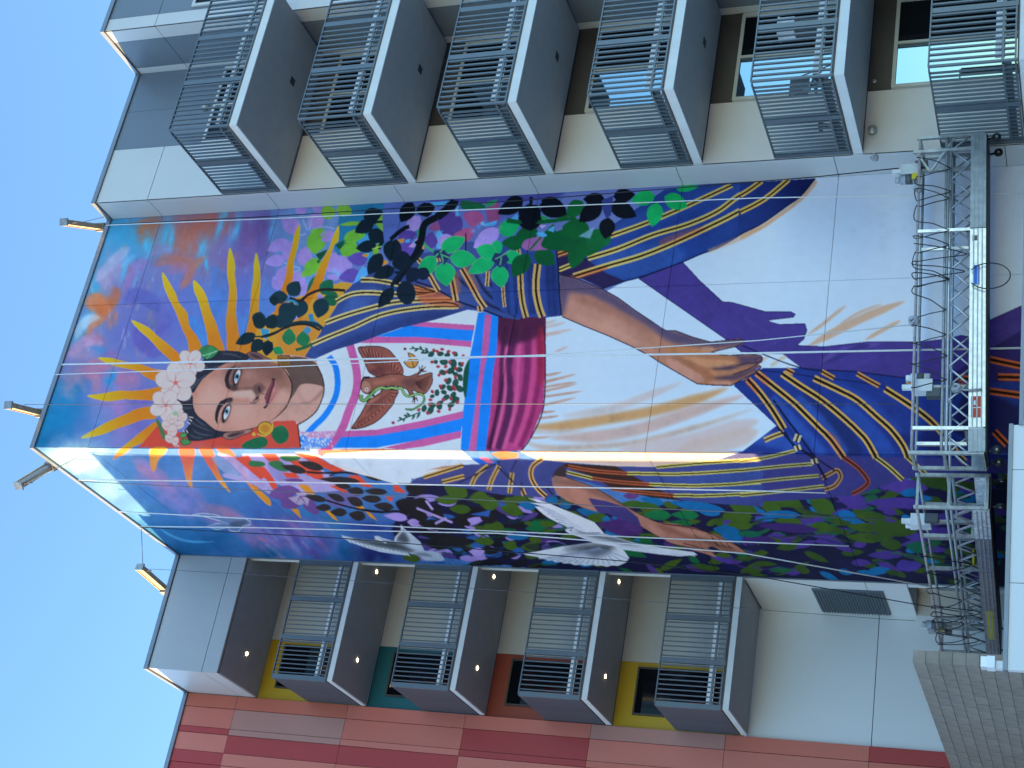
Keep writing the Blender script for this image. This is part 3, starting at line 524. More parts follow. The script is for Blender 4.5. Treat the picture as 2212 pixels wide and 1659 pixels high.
    A('6b4c4a', [(1560,540),(1620,560),(1650,600),(1600,640)], 6, .5, c); A('c9aaa4', [(1150,870),(1250,830),(1330,860),(1280,960),(1180,960)], 12, .45, c)
    for p in [[(1066,540),(1072,450),(1110,360),(1200,285)],[(950,1090),(932,1000),(950,890),(1000,790),(1100,740)]]: S('241c26', p, 6, w1='taper')
    # earrings
    E(1610,1150,105,95,'b08a30',line='4a3410',lw=2); E(1610,1150,60,52,'a0702c'); S('e0c050', [(1500,1220),(1600,1250),(1700,1180),(1710,1080)], 3); E(1452,1228,24,26,'d8b850')
    F('7a5a34', [(1780,150),(1880,140),(1950,160),(1960,300),(1890,315),(1800,290)], line='3a2a18', lw=1.6)
    for k in range(4): S('4a3418', [(1800,190+k*28),(1950,185+k*28)], 1.6)
    # wreath
    leaf(700,120,970,70,190,'2f7a52',line='1a3a2c'); S('8ac0a0', [(740,150),(840,120),(950,80)], 2); S('6aa888', [(800,190),(860,120)], 2); leaf(690,110,840,10,90,'2f6a48')
    def petal_flower(cx, cy, R, rot, pc='d4ccd6', cc='c48a8e'):
        for k in range(5):
            a = rot+k*2*math.pi/5
            E(cx+R*.55*math.cos(a), cy+R*.55*math.sin(a), R*.52, R*.44, pc, ang=math.degrees(a), line='8a7480', lw=1.4)
        for k in range(5):
            a = rot+k*2*math.pi/5
            S(cc, [(cx, cy), (cx+R*.5*math.cos(a), cy+R*.5*math.sin(a))], 3.5, w1=.8); S('b8a0ac', [(cx+R*.3*math.cos(a+.25), cy+R*.3*math.sin(a+.25)), (cx+R*.75*math.cos(a+.2), cy+R*.75*math.sin(a+.2))], 1.5)
        E(cx, cy, R*.11, R*.11, 'c06a70')
    F('3f6a48', [(100,1020),(160,1060),(200,1160),(260,1280),(200,1300),(160,1200)]); leaf(390,680,460,700,60,'4a8a5c',line='20402c')
    petal_flower(580,250,190,.3); petal_flower(375,520,270,.9); petal_flower(240,830,215,.2)
    for x, y, r in [(330,1010,90),(470,1000,75),(250,1110,80),(420,1100,80),(330,1180,90),(290,1290,70),(370,1320,60),(440,930,50)]:
        E(x, y, r, r*.75, 'd2c4cc', ang=_rs.rand()*180, line='8a7078', lw=1.4); S('c88a8c', [(x-r*.4, y), (x, y+r*.2), (x+r*.5, y-r*.1)], 2.5, w1=.8)
    E(375,940,42,36,'7a9a84')
    for q in [(560,990,620,1000),(560,1020,600,1050),(540,1060,580,1090),(520,1170,545,1210),(480,1170,500,1210),(350,1380,390,1400),(380,1370,430,1400)]: S('e4dce4', [q[:2], q[2:]], 2)
    leaf(440,1330,590,1340,90,'3f7a4a',line='1c3a24'); leaf(430,1260,540,1220,70,'4a8454',line='1c3a24')
def paint_dress():
    V(1250, 450, 640)
    F('b2d0ef', [(230,1180),(520,1160),(1000,900),(1600,650),(2300,-40),(2700,-260),(4700,-500),(4700,2330),(-300,2330),(90,2330),(180,2000)], sm=0, tex=.012)
    V(1850, 380, 700)
    dab(1100,560,800,420,'9fc0e6',.7,0,.2); dab(600,1000,400,250,'b8d8f4',.6,0,.2)
    V(1250, 900, 640)
    cl = C([(90,770),(240,0),(1300,-60),(1690,200),(2000,210),(2260,440),(2300,700),(2050,790),(1850,850),(1330,910),(540,870)], 0)
    for p, w, cc, al in [([(180,565),(500,560),(900,500),(1300,430),(1700,320),(1950,230)],26,'b08c62',.95),([(400,660),(800,650),(1200,580),(1600,450),(2100,290)],30,'b29a98',.85),([(150,670),(350,740),(700,740),(1150,700),(1700,560),(2170,410)],14,'a8968c',.85),([(500,470),(900,420),(1200,320),(1560,180)],20,'b0aab0',.75),([(1000,760),(1500,730),(1900,620),(2212,510)],46,'c0b4bc',.8),([(1500,770),(1900,700),(2212,600)],46,'c8b8ba',.8),([(180,600),(420,610),(700,600)],9,'a89a98',.75)]:
        A(cc, p, 7, al, cl, stroke=w, w1='taper')
    for p in [[(250,140),(400,120),(520,95)],[(250,195),(450,160),(640,110)],[(240,250),(450,210),(650,180)],[(250,290),(450,240),(650,195)],[(230,325),(450,295),(710,255)],[(220,400),(400,370),(650,310)],[(215,440),(350,440),(470,430)],[(210,500),(350,490),(500,470)],[(250,215),(380,180),(520,140)],[(180,650),(300,660),(420,650)]]:
        A('a88c84', p, 2, .95, cl, stroke=6, w1='taper')
    V(1250, 450, 640)
    for p in [[(250,1300),(400,1260),(560,1220)],[(250,1350),(450,1310),(620,1280)],[(250,1250),(380,1230),(480,1200)],[(240,1380),(400,1330),(520,1310)],[(250,1560),(340,1530)],[(450,1480),(520,1450),(570,1430)]]: A('b49c98', p, 3, .75, None, stroke=6, w1='taper')
    V(1850, 380, 700)
    for p, w in [([(510,1530),(750,1400),(1000,1280),(1280,1170)],20),([(500,1440),(620,1360),(730,1270),(820,1200)],8),([(520,1350),(600,1270)],6),([(960,1480),(1100,1400),(1250,1320)],10),([(720,1390),(900,1270),(1100,1190)],6),([(780,1290),(920,1190)],4),([(860,1280),(950,1225)],4),([(540,1440),(660,1290)],6)]: A('c0a48e', p, 4, .9, None, stroke=w, w1='taper')
    # violet cast of the arm painted on the skirt
    pu = [(-817,994),(-470,866),(-342,1007),(-159,1176),(-86,1181),(0,1205),(180,1255),(380,1255),(415,1275),(400,1297),(190,1322),(290,1355),(430,1350),(490,1350),(505,1400),(480,1470),(430,1520),(640,1530),(1000,1490),(1400,1492),(1600,1470),(1720,1440),(1800,1455),(1925,1330),(2212,1200),(2230,1190),(2230,1820),(1700,1800),(1370,1790),(860,1730),(460,1695),(310,1585),(-12,1570),(-122,1478),(-616,1135)]
    F('3c3484', pu, sm=0, line='20184c', lw=2); c = C(pu, 0)
    for p in [[(100,1560),(400,1440)],[(600,1660),(800,1560),(1100,1500)],[(900,1680),(1100,1580)],[(1200,1720),(1500,1600)],[(-300,1150),(-200,1300)],[(0,1300),(200,1420)],[(1600,1640),(2100,1400)]]: A('544898', p, 4, .7, c, stroke=16, w1='taper')
    for p in [[(640,1660),(900,1540),(1000,1520)],[(200,1560),(420,1420)]]: A('2c2870', p, 4, .7, c, stroke=14, w1='taper')
    F('241e5c', [(1925,1560),(2230,1380),(2230,1840),(1700,1820),(1560,1810)], sm=0, alpha=.75)
    V(1850, 860, 700)   # white gap between fingers and the lower shawl
    F('b8d4f0', [(150,75),(310,68),(460,178),(150,178),(120,150)], sm=0); A('c8b8a8', [(220,165),(300,110),(340,90)], 2, .8, None, stroke=8); A('c8b8a8', [(150,130),(210,80)], 2, .7, None, stroke=6)
def paint_low_shawl():
    V(1850, 860, 700)
    nv = [(-60,300),(20,268),(100,210),(160,180),(460,180),(860,207),(1370,268),(2260,300),(2260,1000),(-50,1000),(-50,860),(0,835),(265,635),(0,385),(-70,320)]
    F('1b3080', nv, sm=0); c = C(nv, 0)
    for p, cc, w in [([(230,420),(420,620),(640,860)],'2a50a8',26),([(500,360),(750,620),(900,880)],'16245c',40),([(420,420),(640,640),(800,860)],'2c52aa',30),([(800,480),(1050,720),(1160,880)],'2448a0',34),([(1100,560),(1300,800)],'16205a',40),([(700,300),(1000,460),(1250,700)],'22409a',26),([(100,720),(300,760),(420,800)],'2a52ac',36),([(1400,700),(1700,860)],'161a58',60),([(1700,500),(2200,700)],'120f3e',120)]:
        A(cc, p, 9, .7, c, stroke=w)
    S('0c1440', [(-60,-20),(460,180),(860,207),(1370,268),(1800,290)], 3)
    S('0c1440', [(0,190),(300,215),(600,255),(900,290),(1140,335)], 2)
    # side wall part of the shawl
    V(1850, 860, 700)
    F('3a3a80', [(-40,855),(0,850),(600,870),(2300,905),(2300,1010),(1500,1010),(1260,1060),(900,1180),(600,1210),(0,1240),(-60,1240)], sm=0)
    V(1250, 900, 640)
    sd = [(-260,900),(-100,870),(130,842),(540,870),(700,890),(1000,905),(1330,912),(1600,907),(1850,852),(2050,792),(2250,785),(2250,1250),(1900,1232),(1540,1197),(1000,1110),(560,1000),(430,1000),(470,1160),(380,1175),(0,1150),(-300,1090)]
    F('3a4488', sd, sm=0); c = C(sd, 0)
    A('34509a', [(1200,1000),(1800,960),(2212,900),(2212,1150),(1700,1150)], 12, .6, c)
    F('dccac4', [(130,766),(2052,780),(1850,850),(1600,905),(1330,910),(1000,905),(540,870),(300,845)], sm=0); A('c0a4a4', [(500,850),(1000,890),(1500,890),(1900,820),(1500,860),(900,865)], 4, .7)
    F('f0e0b8', [(-1000,745),(-800,790),(200,800),(0,770)], sm=0, alpha=.0)
    F('33201e', [(545,880),(980,905),(1300,1080),(1550,1200),(1300,1175),(940,1100),(680,1010),(560,990)], sm=0)
    F('38468c', [(555,915),(800,1000),(940,1090),(660,1020),(545,1000)], sm=0)
    for p in [[(1080,965),(1500,972),(1850,955),(2230,925)],[(1270,1060),(1700,1072),(2230,1045)],[(1480,1155),(1800,1157),(2230,1132)],[(1330,912),(1700,880),(2230,845)],[(560,955),(680,985),(780,1010)]]: stripe(p, 9, 'c4c068')
    for p in [[(570,905),(800,945),(1080,968)],[(780,1010),(1000,1040),(1270,1060)],[(940,1100),(1200,1130),(1480,1155)]]: stripe(p, 9, 'a8583a', '3c1c14')
    for p in [[(350,840),(270,900),(250,970),(270,1040),(320,1110),(380,1165)],[(100,960),(70,1040),(75,1140)],[(165,1080),(195,1155)],[(-40,880),(-90,980)]]: stripe(p, 12, 'd0a868')
    for p in [[(130,840),(120,920),(100,980)],[(110,900),(150,1000),(180,1090)],[(0,890),(80,970)],[(390,1090),(440,1150)]]: S('1c1c40', p, 4)
    F('352420', [(430,1000),(470,930),(545,880),(560,1000)], sm=0, alpha=.8)
    V(650, 900, 640)
    s4 = [(1290,1050),(1330,1010),(1400,995),(1560,940),(1740,892),(1880,887),(1980,880),(2070,850),(2240,835),(2240,1160),(2000,1140),(1800,1100),(1560,1070),(1300,1070)]
    F('3c4486', s4, sm=0)
    for p in [[(1400,1000),(1560,950),(1740,895)],[(1560,1040),(1750,990)],[(1960,1110),(1990,1020),(2050,900)],[(1810,1075),(1860,980),(1960,900)],[(2140,1140),(2150,1060),(2165,960)]]: stripe(p, 11, 'd2b060')
    for p in [[(1700,1050),(1900,950),(2060,860)],[(2150,950),(2200,850)],[(2050,920),(2170,1040)]]: S('1c1c3c', p, 3)
    F('b08c80', [(1420,940),(1560,905),(1740,890),(1560,930)], sm=0)
    F('c06a4c', [(1980,800),(2070,770),(2212,790),(2212,830),(2080,850)], sm=0)
    F('1e60d0', [(1800,830),(1900,830),(2050,880),(1880,885)], sm=0); F('c05a80', [(1880,830),(1950,830),(2010,875),(1950,880)], sm=0)
    # front and side stripes of the lower shawl
    V(1850, 860, 700)
    st = [[(40,270),(130,370),(220,490),(290,600),(325,660)],[(110,220),(250,330),(420,470),(560,610),(690,740),(795,885)],[(310,225),(450,320),(620,430),(780,560),(910,680),(980,760),(1050,885)],[(560,260),(750,350),(900,430),(1050,560),(1170,670),(1260,790),(1300,885)],[(1120,345),(1300,460),(1450,570),(1560,680),(1620,760),(1700,870),(1750,920)]]
    for p in st: stripe(p, 17, 'd2ae62', '1a0c08', .42)
    for p in [[(340,190),(400,222)],[(620,207),(720,262)],[(900,225),(980,270),(1075,322)],[(1290,282),(1360,306)]]: stripe(p, 13, 'b88850')
    for p in [[(1930,110),(2050,135),(2190,165)],[(2010,250),(2190,255)],[(1930,360),(2190,395)],[(1980,680),(2080,785)],[(1680,250),(1800,275)],[(1680,325),(1800,335)]]: stripe(p, 18, 'a85a34', '1e0c0a', .4)
    A('9a4030', [(10,270),(60,260),(130,370),(90,370)], 3, .6); A('9a4030', [(90,220),(160,220),(220,300),(170,310)], 3, .5); A('a05040', [(640,690),(740,720),(800,880),(760,880)], 4, .4)
    for p in st: S('160a08', p, 6)
    stripe([(795,885),(900,960),(970,1040),(985,1085),(940,1130),(860,1172)], 12, '9a4a34', '2c1010'); stripe([(1050,885),(1150,960),(1260,1062)], 12, 'c8b464'); stripe([(1300,885),(1390,970),(1450,1025)], 12, 'c8b464')
    for p in [[(-20,917),(200,882),(410,832)],[(-20,988),(300,955),(550,935)],[(-20,1090),(300,1055),(600,1028)],[(-20,1182),(300,1150),(640,1110)]]: stripe(p, 9, 'bcb870')
    stripe([(640,1138),(720,1110),(768,1050),(765,1010),(740,985),(690,1010),(620,1048)], 11, 'c0905a')
    stripe([(170,750),(250,715),(325,690)], 13, 'ccb070')
    S('0c1238', [(240,430),(330,560),(430,690),(570,890)], 5); S('0c1238', [(270,640),(360,740),(420,800),(560,900),(660,1065)], 5); S('0c1238', [(330,680),(420,830)], 4); S('14143a', [(430,800),(560,880),(720,985)], 4)
    for p in [[(440,705),(420,760)],[(425,790),(440,830)],[(560,895),(570,935)]]: stripe(p, 16, 'd8d0a8')
def paint_arms():
    V(1600, 780, 400)
    cv = lambda pts: [(-1935.5+1.6*x, -1825+1.6*y) for x, y in pts]
    up = cv([(500,812),(650,845),(860,932),(1000,1010),(1150,1120)])
    hd = up+[(120,110),(250,200),(330,245),(450,242),(560,285),(700,335),(860,388),(940,402),(1080,395),(1200,372),(1300,350),(1375,362),(1410,400),(1370,440),(1280,465),(1100,495),(950,540),(1080,575),(1200,588),(1400,570),(1560,572),(1640,592),(1660,630),(1640,680),(1600,710),(1640,730),(1630,770),(1560,820),(1400,900),(1300,960),(1220,1000),(1000,995),(760,978),(500,830),(240,680)]+cv([(1280,1512),(1100,1420),(900,1330),(700,1250),(520,1172),(500,960)])
    F('a0766c', hd, sm=0, tex=.03, g=(-300,100,'a67c74',1000,700,'96694f')); c = C(hd, 0)
    A('4a4468', cv([(480,800),(660,830),(870,920),(1150,1110),(1420,1270)])+[(560,280),(900,390),(1200,370),(1380,350),(1410,420),(1250,462),(950,490),(800,455),(480,430),(300,360),(140,230)]+cv([(1200,1225),(950,1085),(750,985),(580,965),(530,1150),(490,1170)]), 10, .95, c, sm=0)
    A('7c5248', cv([(560,985),(800,1005),(1050,1135),(1300,1295),(1280,1330),(950,1165),(700,1060)]), 11, .5, c, sm=0)
    A('b48c82', cv([(620,1150),(900,1220),(1150,1350),(1350,1480),(1250,1470),(900,1310),(640,1200)]), 12, .6, c, sm=0)
    A('463a5c', [(1250,580),(1640,590),(1660,660),(1560,700),(1400,720),(1300,740),(1350,660)], 8, .9, c, sm=0); A('3f3654', [(960,730),(1300,720),(1330,750),(1200,800),(980,790)], 6, .95, c, sm=0)
    A('3f3654', [(980,880),(1250,850),(1600,730),(1640,750),(1400,880),(1280,930),(1000,920)], 7, .9, c, sm=0)
    for p, w, cc in [([(560,620),(800,680),(1000,700),(1290,680)],20,'b88a6c'),([(700,700),(850,800),(1000,830),(1200,800)],14,'b07c5c'),([(330,640),(500,760),(700,870),(850,950)],26,'b48a82'),([(420,600),(700,720),(900,850),(1000,960)],16,'8a5c48'),([(800,520),(900,500),(1000,510)],14,'b89078'),([(900,960),(1100,960),(1240,965)],12,'b08478'),([(1000,840),(1150,830),(1330,780)],10,'a07860'),([(300,500),(600,520),(850,560)],18,'a8744c')]:
        A(cc, p, 5, .75, c, stroke=w, w1='taper')
    for p in [[(950,540),(1080,575),(1200,588),(1400,570),(1560,572),(1640,592),(1660,630),(1640,680),(1560,700)],up+[(120,110),(250,200),(330,245),(450,242),(700,335),(940,402),(1200,372),(1375,362),(1410,400),(1280,465),(950,540)],cv([(520,1172),(700,1250),(900,1330),(1100,1420),(1280,1512)])+[(240,680),(500,830),(760,978),(1000,995),(1220,1000),(1560,820),(1640,740)],[(1300,730),(1450,690),(1560,690)],[(1250,850),(1450,780),(1580,710)]]: S('241a34', p, 2.4, sm=0)
    E(1600,645,50,28,'5c4660',ang=-30,line='2a1e38',lw=1.4); E(1585,765,46,22,'6a5c9a',ang=-35,line='2a1e38',lw=1.4)
    # arm on the side wall
    V(1250, 900, 640)
    ar = [(430,1010),(460,985),(560,1003),(660,1040),(800,1090),(950,1165),(1050,1240),(1180,1310),(1340,1385),(1500,1400),(1650,1430),(1780,1480),(1860,1510),(1990,1560),(2012,1610),(2110,1660),(1900,1640),(1830,1600),(1760,1590),(1850,1690),(1600,1612),(1450,1562),(1300,1482),(1200,1422),(900,1312),(830,1300),(700,1262),(560,1200),(480,1150),(440,1080)]
    F('a8766a', ar, sm=0); c = C(ar, 0)
    A('6a4a46', [(430,1000),(660,1030),(950,1150),(1180,1300),(1120,1310),(900,1190),(650,1090),(500,1060)], 7, .6, c, sm=0); A('7a6464', [(430,985),(520,990),(500,1050),(440,1060)], 6, .7, c)
    F('3c3678', [(745,1178),(900,1205),(1060,1258),(1170,1345),(1202,1425),(900,1312),(830,1300),(770,1220)], sm=0)
    A('7a4a40', [(1340,1400),(1500,1450),(1700,1540),(1850,1600),(1700,1590),(1450,1520)], 6, .6, c); A('b8867a', [(1250,1400),(1450,1480),(1650,1560),(1500,1540),(1300,1460)], 6, .5, c)
    S('3a2224', [(1780,1480),(1810,1540),(1850,1560)], 2); S('3a2224', [(560,1003),(800,1090),(1050,1240),(1340,1385),(1650,1430),(1860,1510)], 1.8); S('3a2224', [(1900,1540),(1880,1600)], 2)
    V(1650, 1238, 900)
    F('9a6a5c', [(300,225),(440,290),(520,345),(440,335),(380,330),(320,300),(240,320),(180,295)]); S('3a2224', [(310,250),(350,300),(420,310)], 1.6)
    A('6a443c', [(180,230),(300,270),(440,320),(420,335),(300,300)], 4, .7); A('b88a7c', [(60,190),(200,215),(330,255),(200,235)], 4, .6)
    for q in [[(300,240),(320,280),(345,300)],[(345,255),(365,290),(392,305)],[(390,275),(405,300),(430,315)],[(130,285),(190,300),(250,318)],[(0,165),(180,192),(300,228),(440,290),(522,346)],[(0,275),(130,303),(240,322)]]: S('2c1a1c', q, 1.8)
    F('9a6a5c', [(240,318),(330,330),(300,345),(250,335)]); S('2c1a1c', [(240,318),(330,330),(300,345)], 1.4)
def paint_side():
    # side wall: sky, rays, foliage
    V(0, 0, 2212)
    F('3f72b8', [(60,1114),(690,1117),(1160,1121),(2600,1135),(2600,1500),(60,1500)], sm=0)
    V(50, 900, 640)
    for d in [(500,850,420,130,'8fc0d8',.9),(800,1050,200,120,'6fa8cc',.7),(1050,1300,160,130,'5f9cc4',.6),(900,900,230,120,'4a80c0',.6),(1250,1100,260,200,'3d78bc',.8),(1500,900,220,150,'5a86c4',.5),(1250,1500,360,200,'155f9c',.95),(1700,1550,300,150,'0f5490',.9),(1350,1620,260,90,'0a4f86',.9),(1700,1300,220,140,'2f66ac',.7),(2150,1250,160,200,'3a62b0',.7)]: dab(*d)
    for k in range(26):
        t = _rs.rand(); x = 950+t*1250+_rs.randn()*40; y = 850+t*780+_rs.randn()*60; L = 160+_rs.rand()*220
        A(['9a78b4','b07ca8','8a74b8','7468b0'][_rs.randint(4)], [(x, y), (x+L*.5, y+L*.26), (x+L, y+L*.62)], 6, .45, stroke=16+_rs.rand()*16, w1='taper')
    V(640, 1120, 400)
    for d in [(100,800,300,250,'3c64b2',.8),(500,1050,420,200,'5658a6',.9),(800,1350,300,130,'574c9c',.9),(1050,1030,170,110,'1270a4',.9),(1180,1370,130,120,'0a5c92',.9),(150,1390,260,120,'06548c',.95),(700,900,260,90,'2c74b0',.8),(350,1200,220,130,'5f54a0',.8),(1600,1050,400,160,'24388c',.9),(1650,1450,450,250,'1a2468',1),(2100,1150,250,300,'1c2a74',.9)]: dab(*d)
    for k in range(40):
        x = -100+_rs.rand()*1100; y = 850+_rs.rand()*450; L = 130+_rs.rand()*260
        A(['7d74bc','8a6cb0','9a9ad0','3a6ab4','50459a'][_rs.randint(5)], [(x, y), (x+L*.5, y+L*.36), (x+L, y+L*.9)], 3, .42, stroke=4+_rs.rand()*9, w1='taper')
    A('b06a90', [(0,1170),(80,1220),(180,1280),(60,1250)], 4, .7)
    V(50, 900, 640); S('3f8fca', [(1205,1440),(1300,1500),(1450,1550),(1680,1556)], 4, w1='taper'); A('3f8fca', [(1205,1440),(1300,1500),(1450,1550),(1680,1556)], 4, .5, stroke=8, w1='taper')
    R1, R2 = 'd8644c', 'dfa03c'
    for p, a, b in [([(1130,750),(1270,750),(1190,860),(1170,930),(1140,950),(1120,870)],'e0902c','d8a050'),([(1370,750),(1500,750),(1490,900),(1480,1000),(1482,1097),(1430,1020),(1410,920)],R1,R2),([(1540,750),(1650,750),(1700,920),(1760,1040),(1812,1132),(1720,1050),(1640,930)],R1,R2),([(1690,750),(1800,750),(1930,930),(2050,1090),(2152,1190),(2150,1247),(2080,1190),(1960,1060),(1850,900)],R1,R2)]:
        x = [q[0] for q in p]; y = [q[1] for q in p]
        F(a, p, g=(np.mean(x)-60, 900, a, np.mean(x)+60, max(y)-40, b))
    F('e08a30', [(960,742),(900,800),(795,855),(835,780),(880,742)], sm=0)
    # lavender and red at the corner, upper foliage
    F('a89ad4', [(1700,800),(1850,830),(2000,960),(2212,1080),(2212,1180),(2000,1060),(1760,1000),(1780,960),(1900,980)], alpha=.9)
    F('8a9ccc', [(1650,830),(1780,850),(1900,1000),(1760,960)], alpha=.8)
    V(640, 1120, 400)
    F('a79ad6', [(-200,60),(560,60),(900,280),(1100,420),(1200,560),(600,620),(300,480),(-100,480)], sm=0, alpha=.9)
    F('7a7ac0', [(150,200),(400,200),(420,400),(260,420)], alpha=.7)
    rd = 'cc4a36'
    for p in [[(-60,240),(100,235),(180,330),(250,430),(295,545),(220,548),(120,400),(-60,280)],[(60,60),(260,60),(330,155),(160,165)],[(350,320),(530,320),(590,392),(420,395)],[(520,60),(760,50),(1000,200),(1230,292),(1060,312),(860,222)],[(440,150),(580,150),(900,310),(930,425),(800,405),(600,300)],[(1250,360),(1400,355),(1500,450),(1620,530),(1450,505)],[(1000,500),(1080,500),(1260,575),(1210,605)],[(1870,490),(1950,490),(2060,605),(1900,585)],[(1760,650),(1880,650),(1850,730)],[(-300,120),(-120,80),(100,380),(60,420)]]: F(rd, p, sm=0)
    F('2f6a44', [(320,95),(590,95),(560,150),(400,160)]); F('2f6a44', [(160,180),(330,165),(420,300),(260,270)]); F('2f6a44', [(-100,160),(80,170),(110,220),(0,240),(-100,220)])
    for p in [[(560,480),(710,490),(805,622),(690,612)],[(-60,500),(100,620),(190,740),(180,778),(90,712),(-60,560)],[(470,820),(570,820),(615,962)],[(940,840),(1010,840),(1130,992),(1040,952)],[(1480,840),(1580,880),(1662,985),(1560,932)],[(1340,780),(1460,780),(1500,830),(1420,820)]]: F('d9912c', p, sm=0)
    pp = '65468e'
    F(pp, [(220,560),(400,490),(560,540),(600,600),(500,640),(560,700),(590,780),(450,820),(340,780),(330,700),(180,650)]); leaf(650,430,365,420,60,pp); F(pp, [(640,760),(760,690),(860,860),(790,890),(680,830)]); F('6a5a9c', [(950,600),(1300,600),(1450,700),(1200,800),(1000,760)], alpha=.8)
    F('a094b8', [(430,665),(560,640),(540,600),(640,590),(700,640),(720,690),(700,780),(640,740),(600,770),(560,760),(500,720)], sm=0)
    for q in [(600,640,550,740),(600,640,690,770),(620,640,700,660)]: S(pp, [q[:2], q[2:]], 4, w1=1)
    V(1000, 1238, 900)
    # dark ground of the lower foliage
    F('15163c', [(60,-60),(300,-120),(640,-60),(1000,0),(1400,60),(2400,-60),(4200,-140),(4200,620),(1500,520),(0,340),(-60,200)], sm=0)
    V(0, 0, 2212)
    r = np.random.RandomState(12)
    pal = [['17161f','17161f','8f7fce','4a3a86','2a56a0','3c521c','17161f','8f7fce'],['3c561c','3c561c','0f5c3a','1066a4','4a2f7c','14144a','3c561c'],['34501e','34501e','4a338c','0d6aa8','1c5a3c','34501e','1a1a48','4a338c']]
    for k in range(430):
        x = 1030+r.rand()*1470
        top = np.interp(x, [1000,1250,1340,1600,1850,2050,2200,2300,2500], [1240,1225,1240,1250,1255,1240,1200,1160,1165])
        bot = np.interp(x, [1000,1700,2500], [1402,1430,1462])
        y = top+r.rand()*(bot-top)
        g = 0 if x < 1330+r.randn()*60 else (1 if x < 1830+r.randn()*90 else 2)
        L = 34+r.rand()*38; a = r.randn()*.35+.12
        if r.rand() < .5: a += math.pi
        leaf(x, y, x+L*math.cos(a), y+L*.8*math.sin(a), 12+r.rand()*9, pal[g][r.randint(len(pal[g]))])
        if r.rand() < .3: S(['2f4a24','123c34','3f2f7a','0f2a50'][r.randint(4)], [(x-30, y+r.randn()*6), (x, y), (x+40, y+r.randn()*8)], 2.5)
    V(640, 1120, 400)
    dk = '2b272b'
    for a in [(690,310,335,225,110),(925,270,568,172,115),(1430,440,855,405,95),(1300,520,1070,485,80),(1480,585,1238,560,110),(1800,590,1478,570,95),(965,705,655,635,90),(1215,705,968,615,95),(1465,765,1238,665,125),(1720,690,1435,670,110),(1890,800,1608,770,115),(1025,800,806,800,100),(1245,870,1008,860,115),(1505,930,1262,890,140),(2200,880,1905,740,170),(2230,560,2040,530,150),(1750,420,1480,370,60)]: leaf(*a, dk)
    for p, w in [([(690,310),(900,325),(1180,315),(1400,340)],5),([(1450,830),(1700,860),(2000,850),(2200,880)],6),([(960,700),(1150,760),(1300,800),(1450,830)],4),([(1000,370),(1080,330),(1180,320)],4)]: S('1a1622', p, w)
    leaf(2080,960,1750,905,100,'a08cd8'); leaf(2300,1030,2070,1000,100,'a08cd8'); F('a08cd8', [(1930,820),(2110,880),(2080,900)], sm=0)
    # white blouse on the side wall with its branch
    F('ccd0de', [(860,98),(2000,100),(2700,120),(2700,260),(2400,330),(2120,420),(2080,470),(1880,468),(1600,385),(1220,292),(1000,190)], sm=0)
    F('e4d8d0', [(520,40),(2700,40),(2700,105),(860,100)], sm=0)
    for a, cc in [((1640,190,1345,130,90),'565058'),((1650,235,1330,170,100),'3c373a'),((1940,200,1770,120,120),'565058'),((1890,250,1660,160,130),'3a3638'),((2200,320,2030,220,120),'5a5462'),((2110,310,1905,240,130),'383436'),((1700,290,1535,300,90),'54505e'),((1835,340,1588,345,105),'343234'),((2110,460,1855,370,130),'333033')]: leaf(*a, cc)
    for p in [[(1640,220),(1800,280),(1960,340),(2150,410)],[(1890,320),(1830,260)]]: S('2a2628', p, 3)
    V(650, 900, 640)
    g = '3b5a1c'
    for a in [(1780,1160,1570,1060,150),(1960,1170,1790,1180,110),(1700,1200,1490,1190,80),(2050,1240,1870,1210,120),(1810,1280,1620,1270,80),(2240,1290,2060,1260,100),(2100,1440,1910,1420,110),(2010,1560,1830,1540,70),(2200,1600,2080,1570,80)]: leaf(*a, g)
    for a in [(1420,1120,1240,1060,120),(1330,1280,1160,1210,140),(1460,1280,1290,1200,140),(1570,1350,1470,1280,90),(1800,1420,1670,1330,130),(2040,1360,1880,1340,100),(1440,1350,1280,1310,90),(1640,1430,1340,1390,90),(1830,1560,1420,1540,90),(2060,1640,1830,1620,60)]: leaf(*a, '1d1b20')
    for p in [[(1340,1265),(1500,1330),(1650,1390)],[(1500,1400),(1600,1350)],[(1420,1200),(1480,1280)]]: S('a394d8', p, 6)
    leaf(1260,1340,1060,1330,60,'a08cda'); leaf(1360,1400,1260,1380,70,'a08cda'); F('a08cda', [(1780,1360),(1880,1340),(1890,1380),(1820,1400)]); F('a08cda', [(1750,1420),(1840,1430),(1830,1460)]); leaf(1930,1640,1790,1640,70,'a08cda'); F('2f5ab0', [(1800,1320),(1980,1280),(1960,1340)], sm=0)
    V(1250, 900, 640)
